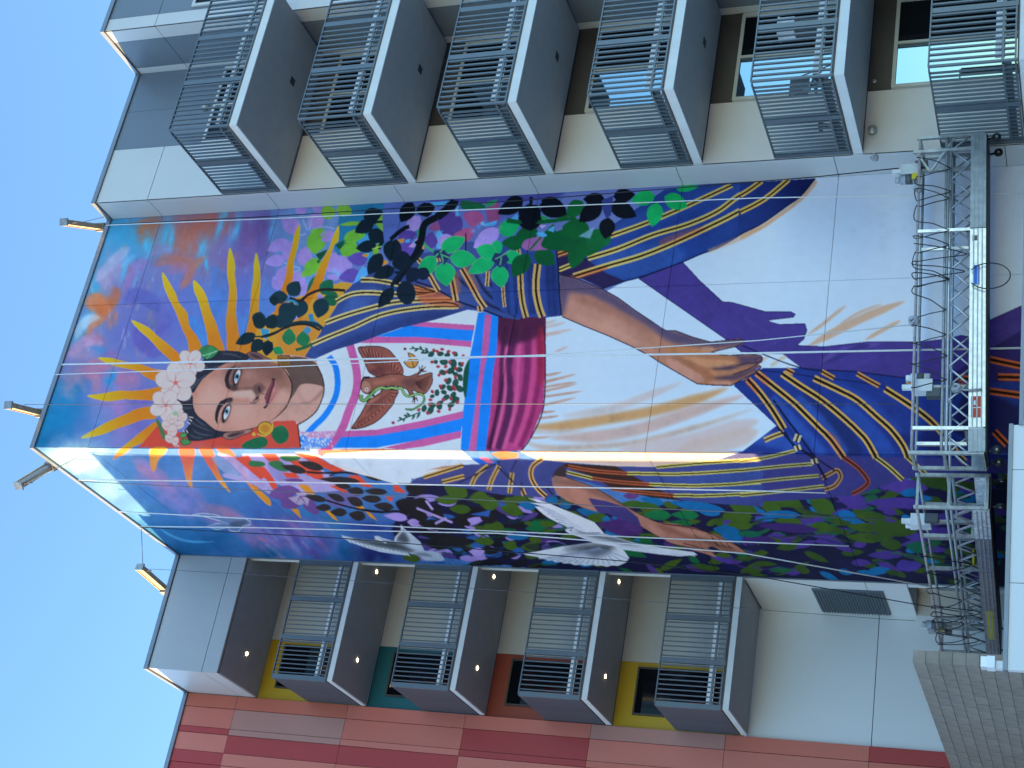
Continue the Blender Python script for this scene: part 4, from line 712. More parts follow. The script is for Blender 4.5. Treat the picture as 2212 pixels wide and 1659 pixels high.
    for a, cc in [((300,1260,140,1220,80),'0f5f98'),((490,1200,370,1190,70),'0f5f98'),((600,1250,480,1230,60),'0f5f98'),((860,1320,640,1280,80),'0f5f98'),((190,1310,0,1270,80),g),((900,1330,720,1340,50),g),((480,1400,300,1390,70),g),((380,1440,200,1440,60),'0a5f3c'),((340,1390,240,1400,60),'0a5f3c'),((330,1600,160,1600,80),g),((140,1600,10,1590,50),g),
        ((1180,1160,1040,1160,60),'5a3a7c'),((1400,1230,1190,1180,70),'0d62a0'),((1930,1290,1440,1215,90),'0c62a4'),((1900,1290,1640,1260,60),'0c62a4'),((1460,1330,1220,1320,90),'0f6a40'),((1700,1330,1460,1320,80),'0f6a40'),((1350,1250,1040,1230,60),'2f5a24'),((2170,1290,1960,1230,120),g),((2150,1370,1890,1330,90),g),((2160,1420,1930,1410,80),g),((2060,1490,1820,1440,100),'0b5c9c'),((2120,1540,1880,1510,70),'0b5c9c'),((1220,1470,820,1400,130),'42286c'),((1210,1450,1030,1400,80),'4a2f76'),((1640,1400,1440,1390,60),'0f6038'),((1290,1590,1180,1500,90),'0c5a34'),((2212,1560,2060,1540,60),'42286c')]: leaf(*a, cc)
    V(1800, 1050, 400)
    for a, cc in [((480,1250,100,1130,150),g),((820,1250,470,1110,150),g),((1100,1160,640,1000,170),g),((1540,1240,1190,1080,220),g),((420,1320,0,1270,110),g),((400,1420,50,1420,110),g),((1100,1400,700,1360,120),g),((1550,1480,1160,1440,130),g),((2212,1330,1820,1290,150),g),((2212,1480,1700,1440,130),g),((2212,1620,1690,1590,140),g),((1080,1290,520,1270,110),'0c62a0'),((1850,1330,1550,1260,150),'0c66a6'),((1930,1390,1700,1340,80),'0c62a0'),((2010,1180,1570,1040,170),'4c3790'),((2300,1130,2020,1110,110),'4c3790'),((2300,900,2140,890,120),'4c3790'),((1330,1500,470,1430,130),'3a2468'),((740,1650,250,1600,110),'3a2468'),((540,1560,160,1540,90),'0c5c44'),((230,1600,0,1480,130),'0c5f98')]: leaf(*a, cc)
    for p in [[(420,1370),(600,1340),(760,1340)],[(420,1400),(560,1360)],[(760,1600),(1000,1580),(1500,1560)],[(900,1640),(1100,1600),(1200,1540)],[(1090,1190),(1250,1270),(1560,1330)]]: S('2c3a40', p, 3)
    V(2150, 1000, 400)
    for a, cc in [((1400,1060,640,1060,300),'33501e'),((1650,1180,1260,1130,130),'33501e'),((1880,1100,1670,1090,120),'2a4a1e'),((1660,1060,1230,1060,100),'4c3788'),((1880,1050,1380,1020,190),'161650'),((900,1200,200,1150,200),'503a94'),((880,1400,20,1400,150),'4a3690'),((760,1250,500,1270,120),'0d66a4'),((960,1340,700,1330,80),'0d66a4'),((1500,1480,1080,1450,110),'46328a'),((1700,1600,1000,1560,120),'3c2c7c'),((330,1640,0,1560,150),'33501e')]: leaf(*a, cc)
    V(2150, 1280, 400)
    for a, cc in [((500,570,60,570,120),'44358c'),((1300,90,900,60,120),'44358c'),((1340,260,800,220,110),'44308a'),((900,480,580,440,160),'0e5c46'),((540,440,230,410,150),'33501e'),((1330,500,1100,530,130),'2c4a22'),((900,340,560,320,80),'44358c'),((760,240,0,180,200),'33501e'),((420,330,0,330,120),'33501e'),((1300,760,820,700,100),'1c4a34'),((1500,960,1150,930,110),'2a461c'),((500,820,300,800,80),'2a461c'),((1000,960,900,780,110),'2a4a1c'),((1640,830,1490,800,80),'3a2c7c')]: leaf(*a, cc)
    F('46389c', [(455,720),(500,650),(560,635),(620,650),(700,655),(780,680),(800,720),(720,780),(600,795),(500,770)])
    for p in [[(740,540),(800,620),(880,700)],[(440,520),(640,600),(860,640)],[(400,540),(600,560),(760,600)]]: S('2f5a4a', p, 4)
    V(1240, 1220, 400)
    for q in [[(1640,700),(1900,720),(2212,760)],[(560,640),(760,600),(960,620)],[(500,420),(700,420),(820,480)]]: S('0e4a34', q, 4)
    V(1240, 1220, 400); F('12123a', [(380,760),(1200,700),(1500,730),(700,860)], alpha=.5)
    # doves
    V(1240, 1220, 400)
    w1 = [(410,115),(560,140),(700,185),(900,270),(1100,350),(1330,450),(1460,595),(1220,592),(1100,560),(1040,520),(970,522),(850,465),(700,392),(620,335),(560,280),(512,235),(640,235),(420,175),(600,190)]
    F('d2dcf0', w1, sm=0)
    for k in range(9): S('8490b4', [(530+52*k, 205+40*k), (800+52*k, 300+32*k)], 2.0, w1=.8)
    fan = [(345,885),(600,840),(900,780),(1200,740),(1420,712),(1600,760),(1740,840),(1810,940),(1770,1000),(1660,1050),(1560,1045),(1500,1065),(1440,1045),(1360,1050),(1320,1035),(1200,1050),(1140,1035),(1060,1042),(1000,1018),(900,1018),(880,995),(790,1000),(760,980),(680,980),(670,960),(570,950),(560,930),(420,908)]
    F('cdd8ec', fan, sm=0); fc = C(fan, 0)
    A('3e4654', [(900,810),(1250,750),(1620,750),(1560,840),(1450,900),(1330,930),(1150,860)], 13, .95, fc)
    for k in range(16): S('7c8cac', [(1400, 800), (560+82*k, 960+min(k,9)*8-max(0,k-12)*26)], 1.8, w1=3, alpha=.6)
    bd = [(928,552),(960,535),(1020,540),(1050,512),(1120,570),(1250,600),(1450,600),(1620,650),(1900,735),(2250,800),(2700,860),(2750,900),(2500,920),(2212,890),(1900,850),(1720,828),(1600,780),(1310,732),(1150,660),(1000,610),(940,580)]
    F('c2cee4', bd, sm=0); bc = C(bd, 0)
    A('48505e', [(1060,540),(1250,605),(1600,660),(2000,790),(2300,850),(2000,790),(1600,720),(1200,620)], 7, .95, bc, stroke=None); E(1005, 562, 14, 10, '20242c')
    for k in range(5): S('d2dcee', [(2050+40*k, 830), (2600+30*k, 850+16*k)], 3, w1=2)
    V(640, 1120, 400)
    d2 = [(1165,1178),(1260,1200),(1400,1230),(1625,1248),(1622,1195),(1670,1185),(1740,1220),(1905,1265),(1912,1210),(1970,1150),(1992,1100),(1985,1035),(2020,1080),(2110,1150),(2250,1270),(2300,1380),(2320,1420),(2100,1420),(2085,1458),(1950,1450),(1700,1412),(1500,1355),(1350,1300),(1235,1250),(1180,1215)]
    F('aebfda', d2, sm=0); dc = C(d2, 0)
    A('38424e', [(1300,1215),(1600,1260),(1900,1275),(2100,1360),(2200,1420),(1900,1380),(1600,1320),(1400,1270)], 7, .95, dc); A('343c48', [(1930,1250),(1960,1180),(2010,1120),(2100,1250),(2050,1290)], 6, .8, dc)
    for k in range(15): S('dbe6f4', [(1260+58*k, 1255+13*k), (1300+58*k, 1290+13*k)], 3, w1=1.5)
    S('dbe4f2', [(1622,1200),(1680,1240),(1780,1290)], 3); S('e4ecf6', [(1905,1265),(1915,1210),(1970,1150),(1992,1100),(1990,1040)], 3)
    V(800, 1238, 900)
    F('a4b6d2', [(540,345),(600,330),(690,335),(730,350),(755,388),(700,392),(640,388),(600,360)]); A('5a6678', [(560,345),(640,345),(680,365),(620,360)], 3, .8)
    V(50, 900, 640)
    gh = [(1470,1325),(1560,1310),(1680,1320),(1750,1345),(1860,1350),(1930,1350),(1985,1380),(1980,1410),(1920,1420),(1880,1470),(1810,1462),(1790,1430),(1700,1450),(1600,1425),(1700,1395),(1810,1405),(1700,1370),(1560,1330)]
    F('5a7eac', gh, sm=0, alpha=.75); S('c2cee4', gh+[gh[0]], 2.2, sm=0, alpha=.85); A('3a4a66', [(1800,1400),(1900,1370),(1960,1380),(1880,1440)], 5, .8)
def paint_mural():
    paint_sky(); paint_rays(); paint_leaves_front(); paint_dress(); paint_shawl_right()
    paint_side()
    paint_blouse(); paint_shawl_top(); paint_head(); paint_emblem(); paint_low_shawl(); paint_arms(); paint_leaves_mid()
    V(620, 520, 400)
    for a in [(1960,430,1950,730,210),(2020,640,2150,860,210),(1830,620,1640,910,200),(2010,820,1710,950,180),(1990,1090,1780,1370,170)]: leaf(*a, '0c1c2c')
    E(2180,1180,120,140,'0f2032')
    for p, w in [([(2400,560),(2300,700),(2212,760),(2090,880),(1960,1080)],9),([(2100,880),(2010,880)],6)]: S('0c1c2c', p, w)
    b = CV.copy()
    b[:-1] = (b[:-1]+b[1:])*.5; b[:, :-1] = (b[:, :-1]+b[:, 1:])*.5
    return np.clip(b, 0, 1)
# ================================================================ helpers
COL = scene.collection
MATS = {}
def mat(name, col, rough=.6, metal=0.0, var=.06, scale=3.0, emit=None, spec=.4, bump=0.0, streak=0.0):
    m = bpy.data.materials.new(name); m.use_nodes = True; nt = m.node_tree; b = nt.nodes['Principled BSDF']
    b.inputs['Roughness'].default_value = rough; b.inputs['Metallic'].default_value = metal
    b.inputs['Specular IOR Level'].default_value = spec
    tc = nt.nodes.new('ShaderNodeTexCoord'); nz = nt.nodes.new('ShaderNodeTexNoise'); nz.inputs['Scale'].default_value = scale; nz.inputs['Detail'].default_value = 6
    mp = nt.nodes.new('ShaderNodeMapping'); mp.inputs['Scale'].default_value = (1, 1, .25 if streak else 1)
    nt.links.new(tc.outputs['Object'], mp.inputs[0]); nt.links.new(mp.outputs[0], nz.inputs['Vector'])
    mr = nt.nodes.new('ShaderNodeMapRange'); mr.inputs[1].default_value = .3; mr.inputs[2].default_value = .7; mr.inputs[3].default_value = 1-var; mr.inputs[4].default_value = 1+var
    nt.links.new(nz.outputs[0], mr.inputs[0])
    mx = nt.nodes.new('ShaderNodeVectorMath'); mx.operation = 'SCALE'; mx.inputs[0].default_value = col[:3]
    nt.links.new(mr.outputs[0], mx.inputs['Scale']); nt.links.new(mx.outputs[0], b.inputs['Base Color'])
    if bump:
        bp_ = nt.nodes.new('ShaderNodeBump'); bp_.inputs['Strength'].default_value = bump; bp_.inputs['Distance'].default_value = .01
        n2 = nt.nodes.new('ShaderNodeTexNoise'); n2.inputs['Scale'].default_value = 60; nt.links.new(tc.outputs['Object'], n2.inputs['Vector'])
        nt.links.new(n2.outputs[0], bp_.inputs['Height']); nt.links.new(bp_.outputs[0], b.inputs['Normal'])
    if emit:
        b.inputs['Emission Color'].default_value = (*emit[:3], 1); b.inputs['Emission Strength'].default_value = emit[3]
    MATS[name] = m; return m
mat('white_panel', (.76,.77,.78), .38, var=.035, scale=.7, streak=1, spec=.45)
mat('pale_grey_panel', (.44,.455,.47), .36, var=.05, scale=.6, streak=1, spec=.5); mat('bay_white', (.62,.625,.63), .4, var=.035, scale=.7, streak=1)
mat('white_stucco', (.52,.505,.48), .8, var=.04, scale=1.2, bump=.25)
mat('cream_stucco', (.67,.605,.55), .85, var=.05, scale=1.0, bump=.3)
mat('grey_panel', (.17,.205,.25), .4, var=.05, scale=.8, streak=1)
mat('dark_backing', (.05,.05,.055), .8); mat('joint_backing', (.30,.32,.34), .8); mat('side_panel_grey', (.075,.095,.12), .45, var=.06, scale=.8, streak=1)
mat('coping_metal', (.23,.26,.31), .4, metal=.3, var=.05)
mat('rail_metal', (.125,.155,.18), .42, metal=.2, var=.06)
mat('soffit', (.40,.39,.385), .7, var=.05)
mat('soffit_warm', (.375,.36,.355), .7, var=.05)
mat('slab_edge', (.70,.72,.72), .6, var=.07, scale=2, streak=1)
mat('drip_edge', (.10,.07,.06), .7, var=.2)
mat('kick_white', (.85,.86,.88), .35)
mat('brown_panel', (.058,.05,.043), .5, var=.08)
mat('frame_tan', (.50,.47,.41), .45, var=.04)
mat('glass_dark', (.004,.005,.007), .03, spec=.16, var=.01)
mat('glass_sky', (.20,.28,.32), .02, metal=1.0, spec=.9, var=.01)
mat('interior_dark', (.01,.011,.014), .7)
for n, c in dict(salmon=(.64,.165,.115), salmon_pale=(.66,.185,.135), salmon_deep=(.58,.14,.085), crimson=(.45,.046,.044), mauve=(.49,.225,.185), accent_yellow=(.50,.30,.012), accent_teal=(.008,.125,.15), accent_red=(.30,.055,.03), accent_amber=(.52,.33,.015)).items():
    mat(n, c, .5, var=.05, scale=.9, streak=1)
mat('concrete_plaza', (.34,.33,.315), .9, var=.2, scale=.8, bump=.4)
mat('pavement', (.38,.37,.35), .9, var=.1, scale=.6, bump=.3)
mat('block', (.285,.235,.20), .92, var=.16, scale=3.5, bump=.6); mat('block_pale', (.31,.255,.215), .92, var=.16, scale=3.5, bump=.6); mat('block_dark', (.265,.22,.185), .92, var=.18, scale=4, bump=.6)
mat('mortar', (.17,.15,.13), .95, var=.1)
mat('aluminium', (.55,.56,.57), .35, metal=.85, var=.15, scale=9); mat('aluminium_dull', (.33,.35,.37), .5, metal=.6, var=.2, scale=7)
mat('galvanised', (.36,.37,.37), .5, metal=.5, var=.22, scale=10); mat('taped_pipe', (.40,.35,.37), .7, var=.25, scale=14)
mat('plank_wood', (.30,.25,.21), .85, var=.25, scale=8); mat('paint_splat', (.70,.68,.66), .7, var=.3, scale=12)
mat('black_rubber', (.012,.012,.014), .6, var=.1); mat('black_cable', (.012,.013,.018), .5); mat('rope_white', (.78,.78,.80), .8, var=.06, scale=20)
mat('wire_steel', (.16,.165,.18), .5, metal=.5); mat('motor_grey', (.42,.45,.48), .45, metal=.3, var=.1, scale=8); mat('motor_white', (.70,.72,.74), .5, var=.1); mat('motor_dark', (.09,.10,.11), .5)
mat('sticker_yellow', (.62,.50,.03), .6); mat('sticker_red', (.55,.06,.02), .6, var=.1); mat('tape_blue', (.03,.16,.60), .6, var=.1); mat('tarp_tan', (.42,.38,.22), .8)
mat('beam_sunlit_tan', (.55,.40,.25), .7, var=.15, scale=6); mat('beam_shadow_steel', (.30,.28,.27), .5, metal=.3, var=.12)  # warm sun and grey shade are put into these two beam colours
mat('lamp_glow', (1,.9,.7), .5, emit=(1.0,.74,.38,4.0)); mat('lamp_white', (.85,.87,.9), .3)
mat('clear_lens', (.75,.80,.82), .12, spec=.8); mat('louver', (.13,.165,.20), .5, metal=.2); mat('vent_steel', (.5,.48,.44), .35, metal=.6)
mat('rag', (.40,.40,.43), .9, var=.25, scale=18)
# painted wall: pigment comes from the colour attribute, with fine roller texture
def paint_mat():
    m = bpy.data.materials.new('mural_paint'); m.use_nodes = True; nt = m.node_tree; b = nt.nodes['Principled BSDF']
    at = nt.nodes.new('ShaderNodeAttribute'); at.attribute_name = 'paint'
    tc = nt.nodes.new('ShaderNodeTexCoord'); nz = nt.nodes.new('ShaderNodeTexNoise'); nz.inputs['Scale'].default_value = 5; nz.inputs['Detail'].default_value = 8
    nt.links.new(tc.outputs['Object'], nz.inputs['Vector'])
    mr = nt.nodes.new('ShaderNodeMapRange'); mr.inputs[1].default_value = .25; mr.inputs[2].default_value = .75; mr.inputs[3].default_value = .975; mr.inputs[4].default_value = 1.025
    nt.links.new(nz.outputs[0], mr.inputs[0])
    sc = nt.nodes.new('ShaderNodeVectorMath'); sc.operation = 'SCALE'
    nt.links.new(at.outputs['Color'], sc.inputs[0]); nt.links.new(mr.outputs[0], sc.inputs['Scale']); nt.links.new(sc.outputs[0], b.inputs['Base Color'])
    b.inputs['Roughness'].default_value = .62; b.inputs['Specular IOR Level'].default_value = .10
    MATS['mural_paint'] = m
paint_mat()
class MB:
    def __init__(s): s.v = []; s.f = []
    def box(s, x0, x1, y0, y1, z0, z1):
        n = len(s.v); s.v += [(x, y, z) for x in (x0, x1) for y in (y0, y1) for z in (z0, z1)]
        s.f += [tuple(n+i for i in q) for q in ((0,1,3,2),(4,6,7,5),(0,4,5,1),(2,3,7,6),(0,2,6,4),(1,5,7,3))]; return s
    def bar(s, a, b, w, d=None, up=(0,0,1)):
        """rectangular bar from a to b"""
        a, b = Vector(a), Vector(b); t = (b-a).normalized(); u = Vector(up)
        if abs(t.dot(u)) > .98: u = Vector((0,1,0)) if abs(t.y) < .9 else Vector((1,0,0))
        r = t.cross(u).normalized(); u = r.cross(t).normalized(); d = d or w; n = len(s.v)
        for p in (a, b):
            for i, j in ((-1,-1),(1,-1),(1,1),(-1,1)): s.v.append(tuple(p+r*(w/2*i)+u*(d/2*j)))
        s.f += [(n,n+3,n+2,n+1),(n+4,n+5,n+6,n+7)]+[(n+i, n+(i+1)%4, n+4+(i+1)%4, n+4+i) for i in range(4)]; return s
    def tube(s, pts, r, k=8, cap=True, r1=None):
        P = [Vector(p) for p in pts]; n0 = len(s.v); u = None; m = len(P)
        for i, p in enumerate(P):
            t = (P[min(i+1, m-1)]-P[max(i-1, 0)]).normalized()
            if u is None: u = t.orthogonal().normalized()
            else:
                u = u-t*u.dot(t)
                u = u.normalized() if u.length > 1e-5 else t.orthogonal().normalized()
            w = t.cross(u); rr = r if r1 is None else r+(r1-r)*i/(m-1)
            for j in range(k):
                a = 2*math.pi*j/k; s.v.append(tuple(p+(u*math.cos(a)+w*math.sin(a))*rr))
        for i in range(m-1):
            for j in range(k): s.f.append((n0+i*k+j, n0+i*k+(j+1)%k, n0+(i+1)*k+(j+1)%k, n0+(i+1)*k+j))
        if cap: s.f.append(tuple(n0+j for j in reversed(range(k)))); s.f.append(tuple(n0+(m-1)*k+j for j in range(k)))
        return s
    def disc(s, c, n, r, k=16, h=.01):
        n = Vector(n).normalized(); return s.tube([Vector(c), Vector(c)+n*h], r, k)
    def quad(s, a, b, c, d):
        n = len(s.v); s.v += [tuple(a), tuple(b), tuple(c), tuple(d)]; s.f.append((n, n+1, n+2, n+3)); return s
    def mesh(s, name, m, origin=(0,0,0), smooth=False):
        me = bpy.data.meshes.new(name); o = Vector(origin)
        me.from_pydata([tuple(Vector(p)-o) for p in s.v], [], s.f); me.materials.append(MATS[m]); me.update()
        if smooth: me.polygons.foreach_set('use_smooth', [True]*len(me.polygons))
        return me
def link(name, me, parent=None, loc=(0,0,0)):
    o = bpy.data.objects.new(name, me); COL.objects.link(o)
    if parent is not None: o.parent = parent
    o.location = loc; return o
WORLD = {}
def part(name, mb, m, parent, smooth=False):
    """mesh part given in world coordinates, its origin at its own centre"""
    vs = np.array(mb.v); c = Vector(tuple((vs.min(0)+vs.max(0))/2))
    pw = WORLD.get(parent.name, Vector((0,0,0))) if parent is not None else Vector((0,0,0))
    o = link(name, mb.mesh(name, m, c, smooth), parent, c-pw); WORLD[o.name] = c; return o
def thing(name, label, cat, loc=(0,0,0), group=None):
    o = bpy.data.objects.new(name, None); COL.objects.link(o); o.location = loc; o.empty_display_size = .2
    WORLD[o.name] = Vector(loc); o['label'] = label; o['category'] = cat
    if group: o['group'] = group
    return o
def tag(o, label, cat, group=None):
    o['label'] = label; o['category'] = cat
    if group: o['group'] = group
    return o
def inst(src, parent, wloc, name=None):
    o = src.copy(); o.name = name or src.name.split('.')[0]; COL.objects.link(o); o.parent = parent
    o.location = Vector(wloc)-WORLD.get(parent.name, Vector((0,0,0))); WORLD[o.name] = Vector(wloc); return o
BX = lambda *a: MB().box(*a)
# ================================================================ ground
g = part('ground', BX(-400, 400, -400, 400, -.5, 0), 'concrete_plaza', None); g['kind'] = 'structure'
g = part('pavement', BX(-40, 40, -9, -1.6, 0.004, .13), 'pavement', None); g['kind'] = 'structure'
# ================================================================ the building
ROOF = 23.245; WF = 5.84; WS = 6.09; YR = 8.05; DR = -.665; XB = 9.53; YB2 = -2.2
JZ = [21.76-3.05*k for k in range(8)]
bld = thing('apartment_building', 'white apartment block with a giant mural on its corner and railed balconies', 'building', (3, 6, 0))
TP = .03
# core walls (backing behind the cladding)
for q in ((TP, WF+.2, TP, 6.32, 0, ROOF-.12), (TP, WF+.2, 8.09, 16, 0, ROOF-.12), (1.25, WF+.2, 6.321, 8.089, 0, ROOF-.12), (TP, 1.249, 6.321, 8.089, 21.24, ROOF-.12), (TP, 1.249, 6.321, 8.089, 5.66, 9.03), (.62, 1.249, 6.321, 8.089, 0, 5.659)):
    part('wall', BX(*q), 'joint_backing', bld)
part('wall', BX(-9.2, -.001, YR+.04, 16, 0, ROOF-.12), 'dark_backing', bld)
part('wall', BX(WF+TP, 16, DR+TP, 15.9, 0, ROOF-.13), 'dark_backing', bld)
part('wall', BX(XB+TP, 16, YB2+TP, DR-.01, 0, ROOF-.13), 'dark_backing', bld)
part('shade_block', BX(-40, -9.22, 7.3, 24, 0, 8.9), 'white_stucco', bld)  # unseen block, added to shade the foot of the sunlit corner strip
# --- mural panels: gridded cladding sheets that carry the painting
REN_WHITE_F = (.388, .565, .715); REN_WHITE_S = (.53, .645, .745)
def mural_panels():
    img = paint_mural()
    lin = np.where(img <= .04045, img/12.92, ((img+.055)/1.055)**2.4).astype(np.float32)
    Rm = np.array([r2, -u2, fw]); C0 = np.array(CAMP['C']); f = CAMP['f']
    def sample(P):  # painting, drawn in image pixels, projected onto the wall points from the camera
        q = (P-C0)@Rm.T
        u = f*q[:, 0]/q[:, 2]+956.5; v = f*q[:, 1]/q[:, 2]+1275.0
        x = np.clip(v-CX0-.5, 0, CWD-2); y = np.clip(1913-u-CY0-.5, 0, CHT-2)
        xi = x.astype(int); yi = y.astype(int); fx = (x-xi)[:, None]; fy = (y-yi)[:, None]
        return (lin[yi, xi]*(1-fx)+lin[yi, xi+1]*fx)*(1-fy)+(lin[yi+1, xi]*(1-fx)+lin[yi+1, xi+1]*fx)*fy
    def sheet(axis, a0, a1, z0, z1, da, dz, white):
        na = max(2, int((a1-a0)/da)+1); nz = max(2, int((z1-z0)/dz)+1)
        A_, Z_ = np.meshgrid(np.linspace(a0, a1, na), np.linspace(z0, z1, nz))
        n = na*nz; P = np.zeros((n, 3))
        if axis == 0: P[:, 0] = A_.ravel(); P[:, 1] = 0
        else: P[:, 1] = A_.ravel(); P[:, 0] = 0
        P[:, 2] = Z_.ravel()
        colr = np.maximum(sample(P)/np.array(white)*.78, .003)
        mxc = colr.max(1, keepdims=True); colr = np.minimum(colr*np.where(mxc > .86, (.86/mxc)**.75, 1.0), .90)   # keep the hue of the strongest pigments
        # rim that folds back to the backing wall
        idx = np.arange(n).reshape(nz, na)
        ring = np.concatenate([idx[0, :], idx[1:, -1], idx[-1, -2::-1], idx[-2:0:-1, 0]])
        rim = P[ring].copy(); rim[:, 1 if axis == 0 else 0] += TP
        V_ = np.vstack([P, rim]); col4 = np.ones((len(V_), 4), np.float32); col4[:n, :3] = colr; col4[n:, :3] = colr[ring]*.9
        q = np.stack([idx[:-1, :-1], idx[:-1, 1:], idx[1:, 1:], idx[1:, :-1]], -1).reshape(-1, 4)
        k = len(ring); r0 = np.arange(k); r1 = (r0+1) % k
        side = np.stack([ring[r1], ring[r0], n+r0, n+r1], -1)
        if axis == 1: q = q[:, ::-1]; side = side[:, ::-1]
        Fc = np.vstack([q, side]).astype(np.int32)
        c = V_.mean(0); V_ = V_-c
        me = bpy.data.meshes.new('mural_panel')
        me.vertices.add(len(V_)); me.vertices.foreach_set('co', V_.astype(np.float32).ravel())
        me.loops.add(Fc.size); me.loops.foreach_set('vertex_index', Fc.ravel())
        me.polygons.add(len(Fc)); me.polygons.foreach_set('loop_start', np.arange(0, Fc.size, 4, dtype=np.int32)); me.polygons.foreach_set('loop_total', np.full(len(Fc), 4, np.int32))
        me.update(calc_edges=True)
        ca = me.color_attributes.new('paint', 'FLOAT_COLOR', 'POINT'); ca.data.foreach_set('color', col4.ravel())
        me.materials.append(MATS['mural_paint'])
        o = link('mural_panel', me, bld, Vector(tuple(c))-WORLD[bld.name])
    G = .0042
    zs = [ROOF-.11]+JZ[:6]+[2.3, 0.02]
    for i in range(len(zs)-1):
        z1, z0 = zs[i]-(G if i else 0), zs[i+1]+G
        fine = z1 > 2.5
        dz = (.0185-.0006*i) if fine else .3
        for a0, a1 in ((0.0, 3.515-G), (3.515+G, WF)):
            sheet(0, a0, a1, z0, z1, .0155 if fine else .3, dz, REN_WHITE_F)
        sheet(1, 0.0005, WS, z0, z1, .034 if fine else .3, dz, REN_WHITE_S)
mural_panels()
# --- white side wall beyond the mural, left recess
def clad(name, m, axis, c, a0, a1, zlist, th=TP, g=.008, side=-1):
    """row of cladding sheets on plane axis=c between a0..a1, split at zlist; side = outward sign"""
    for i in range(len(zlist)-1):
        z1, z0 = zlist[i]-g, zlist[i+1]+g
        lo, hi = (c, c+th) if side < 0 else (c-th, c)
        mb = BX(a0, a1, lo, hi, z0, z1) if axis == 1 else BX(lo, hi, a0, a1, z0, z1)
        part(name, mb, m, bld)
ZT = ROOF-.11
clad('wall_panel', 'white_panel', 0, 0.0, WS+.035, YR+.04, [9.03, 6.51, 5.66])
clad('wall_panel', 'white_panel', 0, 0.0, WS+.035, 6.32, [ZT]+JZ[:5]+[9.03])
part('wall_panel', BX(.005, TP, 6.321, YR+.04, 21.24, ZT), 'white_panel', bld)
part('wall_panel', BX(.031, .3, 6.3215, 6.335, 9.05, 21.2), 'white_stucco', bld)
part('wall_panel', BX(1.235, 1.249, 6.336, YR, 9.05, 21.2), 'white_stucco', bld)
part('corner_trim', BX(-.022, .012, WS-.005, WS+.03, .05, ZT), 'coping_metal', bld)
# recessed side window below the vent
part('wall_panel', BX(0, TP, WS+.035, 6.35, 0, 5.645), 'white_panel', bld)
part('window_recess', BX(.55, .6, 6.36, YR, 0, 5.65), 'cream_stucco', bld); part('window_recess', BX(.0, .549, YR-.01, YR+.03, 0, 5.655), 'cream_stucco', bld)
lv = part('louver_vent', BX(-.03, .0, 6.62, 8.0, 6.19, 7.68), 'louver', bld)
for k in range(24):
    z = 6.22+k*.061; part('louver_blade', MB().bar((-.045, 6.64, z), (-.045, 7.98, z), .03, .012, up=(.5,0,.86)), 'louver', lv)
# --- box at the top of the left bay
clad('wall_panel', 'pale_grey_panel', 1, WS, -2.9, -.002, [ZT, 22.0-.36+.02, 21.23]); clad('wall_panel', 'bay_white', 0, -2.9, WS+TP, YR, [ZT, 22.0-.36+.02, 21.23])
part('wall', BX(-2.9+TP, -.003, WS+TP, YR, 21.24, ROOF-.12), 'dark_backing', bld)
bs = part('soffit_panel', BX(-2.88, -.002, WS+.03, YR+.03, 21.205, 21.235), 'soffit_warm', bld)
part('soffit_panel', BX(-.001, 1.23, 6.34, YR+.03, 21.205, 21.235), 'soffit_warm', bld)
part('drip_edge', BX(-2.9, -.004, WS, WS+.03, 21.19, 21.235), 'drip_edge', bld)
# --- left back wall with accent panels
LZ = [18.2-3.05*k for k in range(4)]
acc = ['accent_yellow', 'accent_teal', 'accent_red', 'accent_amber']
def window(x0, x1, z0, z1, y, split=None, m1='glass_dark', m2='glass_dark', fr='frame_tan', axis=1, sgn=-1, fw_=.07):
    """framed window in a wall of constant y (axis=1) or x (axis=0)"""
    d = .05*sgn
    def bx(a0, a1, c0, c1, zz0, zz1):
        lo, hi = min(c0, c1), max(c0, c1)
        return (a0, a1, lo, hi, zz0, zz1) if axis == 1 else (lo, hi, a0, a1, zz0, zz1)
    mb = MB()
    for a in ((x0, x0+fw_, z0, z1), (x1-fw_, x1, z0, z1), (x0+fw_, x1-fw_, z1-fw_, z1), (x0+fw_, x1-fw_, z0, z0+fw_)):
        mb.box(*bx(a[0], a[1], y+.01, y+d, a[2], a[3]))
    if split: mb.box(*bx(split-.03, split+.03, y+.01, y+d*.85, z0+fw_, z1-fw_))
    w = part('window', mb, fr, bld)
    ed = [x0+fw_, split-.03, split+.03, x1-fw_] if split else [x0+fw_, x1-fw_]
    for i in range(0, len(ed), 2):
        m_ = (m1 if i == 0 else m2)
        part('pane', MB().box(*bx(ed[i]-.01, ed[i+1]+.01, y-.004*sgn, y+.012*sgn, z0+fw_-.01, z1-fw_+.01)), m_, w)
    return w
tops = [21.2]+[z for z in LZ[:3]]
for k in range(4):
    z0, z1 = LZ[k]+.13, tops[k]
    part('wall_panel', BX(-1.4, 1.23, YR, YR+TP, z0, z1), 'white_stucco', bld)
    part('accent_panel', BX(-2.9, -1.408, YR, YR+TP, z0, z1), acc[k], bld)
    window(-2.62, -1.52, z0+.55, z1-.42, YR, None, 'glass_dark', fr='brown_panel', fw_=.04)
clad('wall_panel', 'white_panel', 1, YR, -2.9, 0.0, [LZ[3]+.1, 6.45, 3.35, .02])
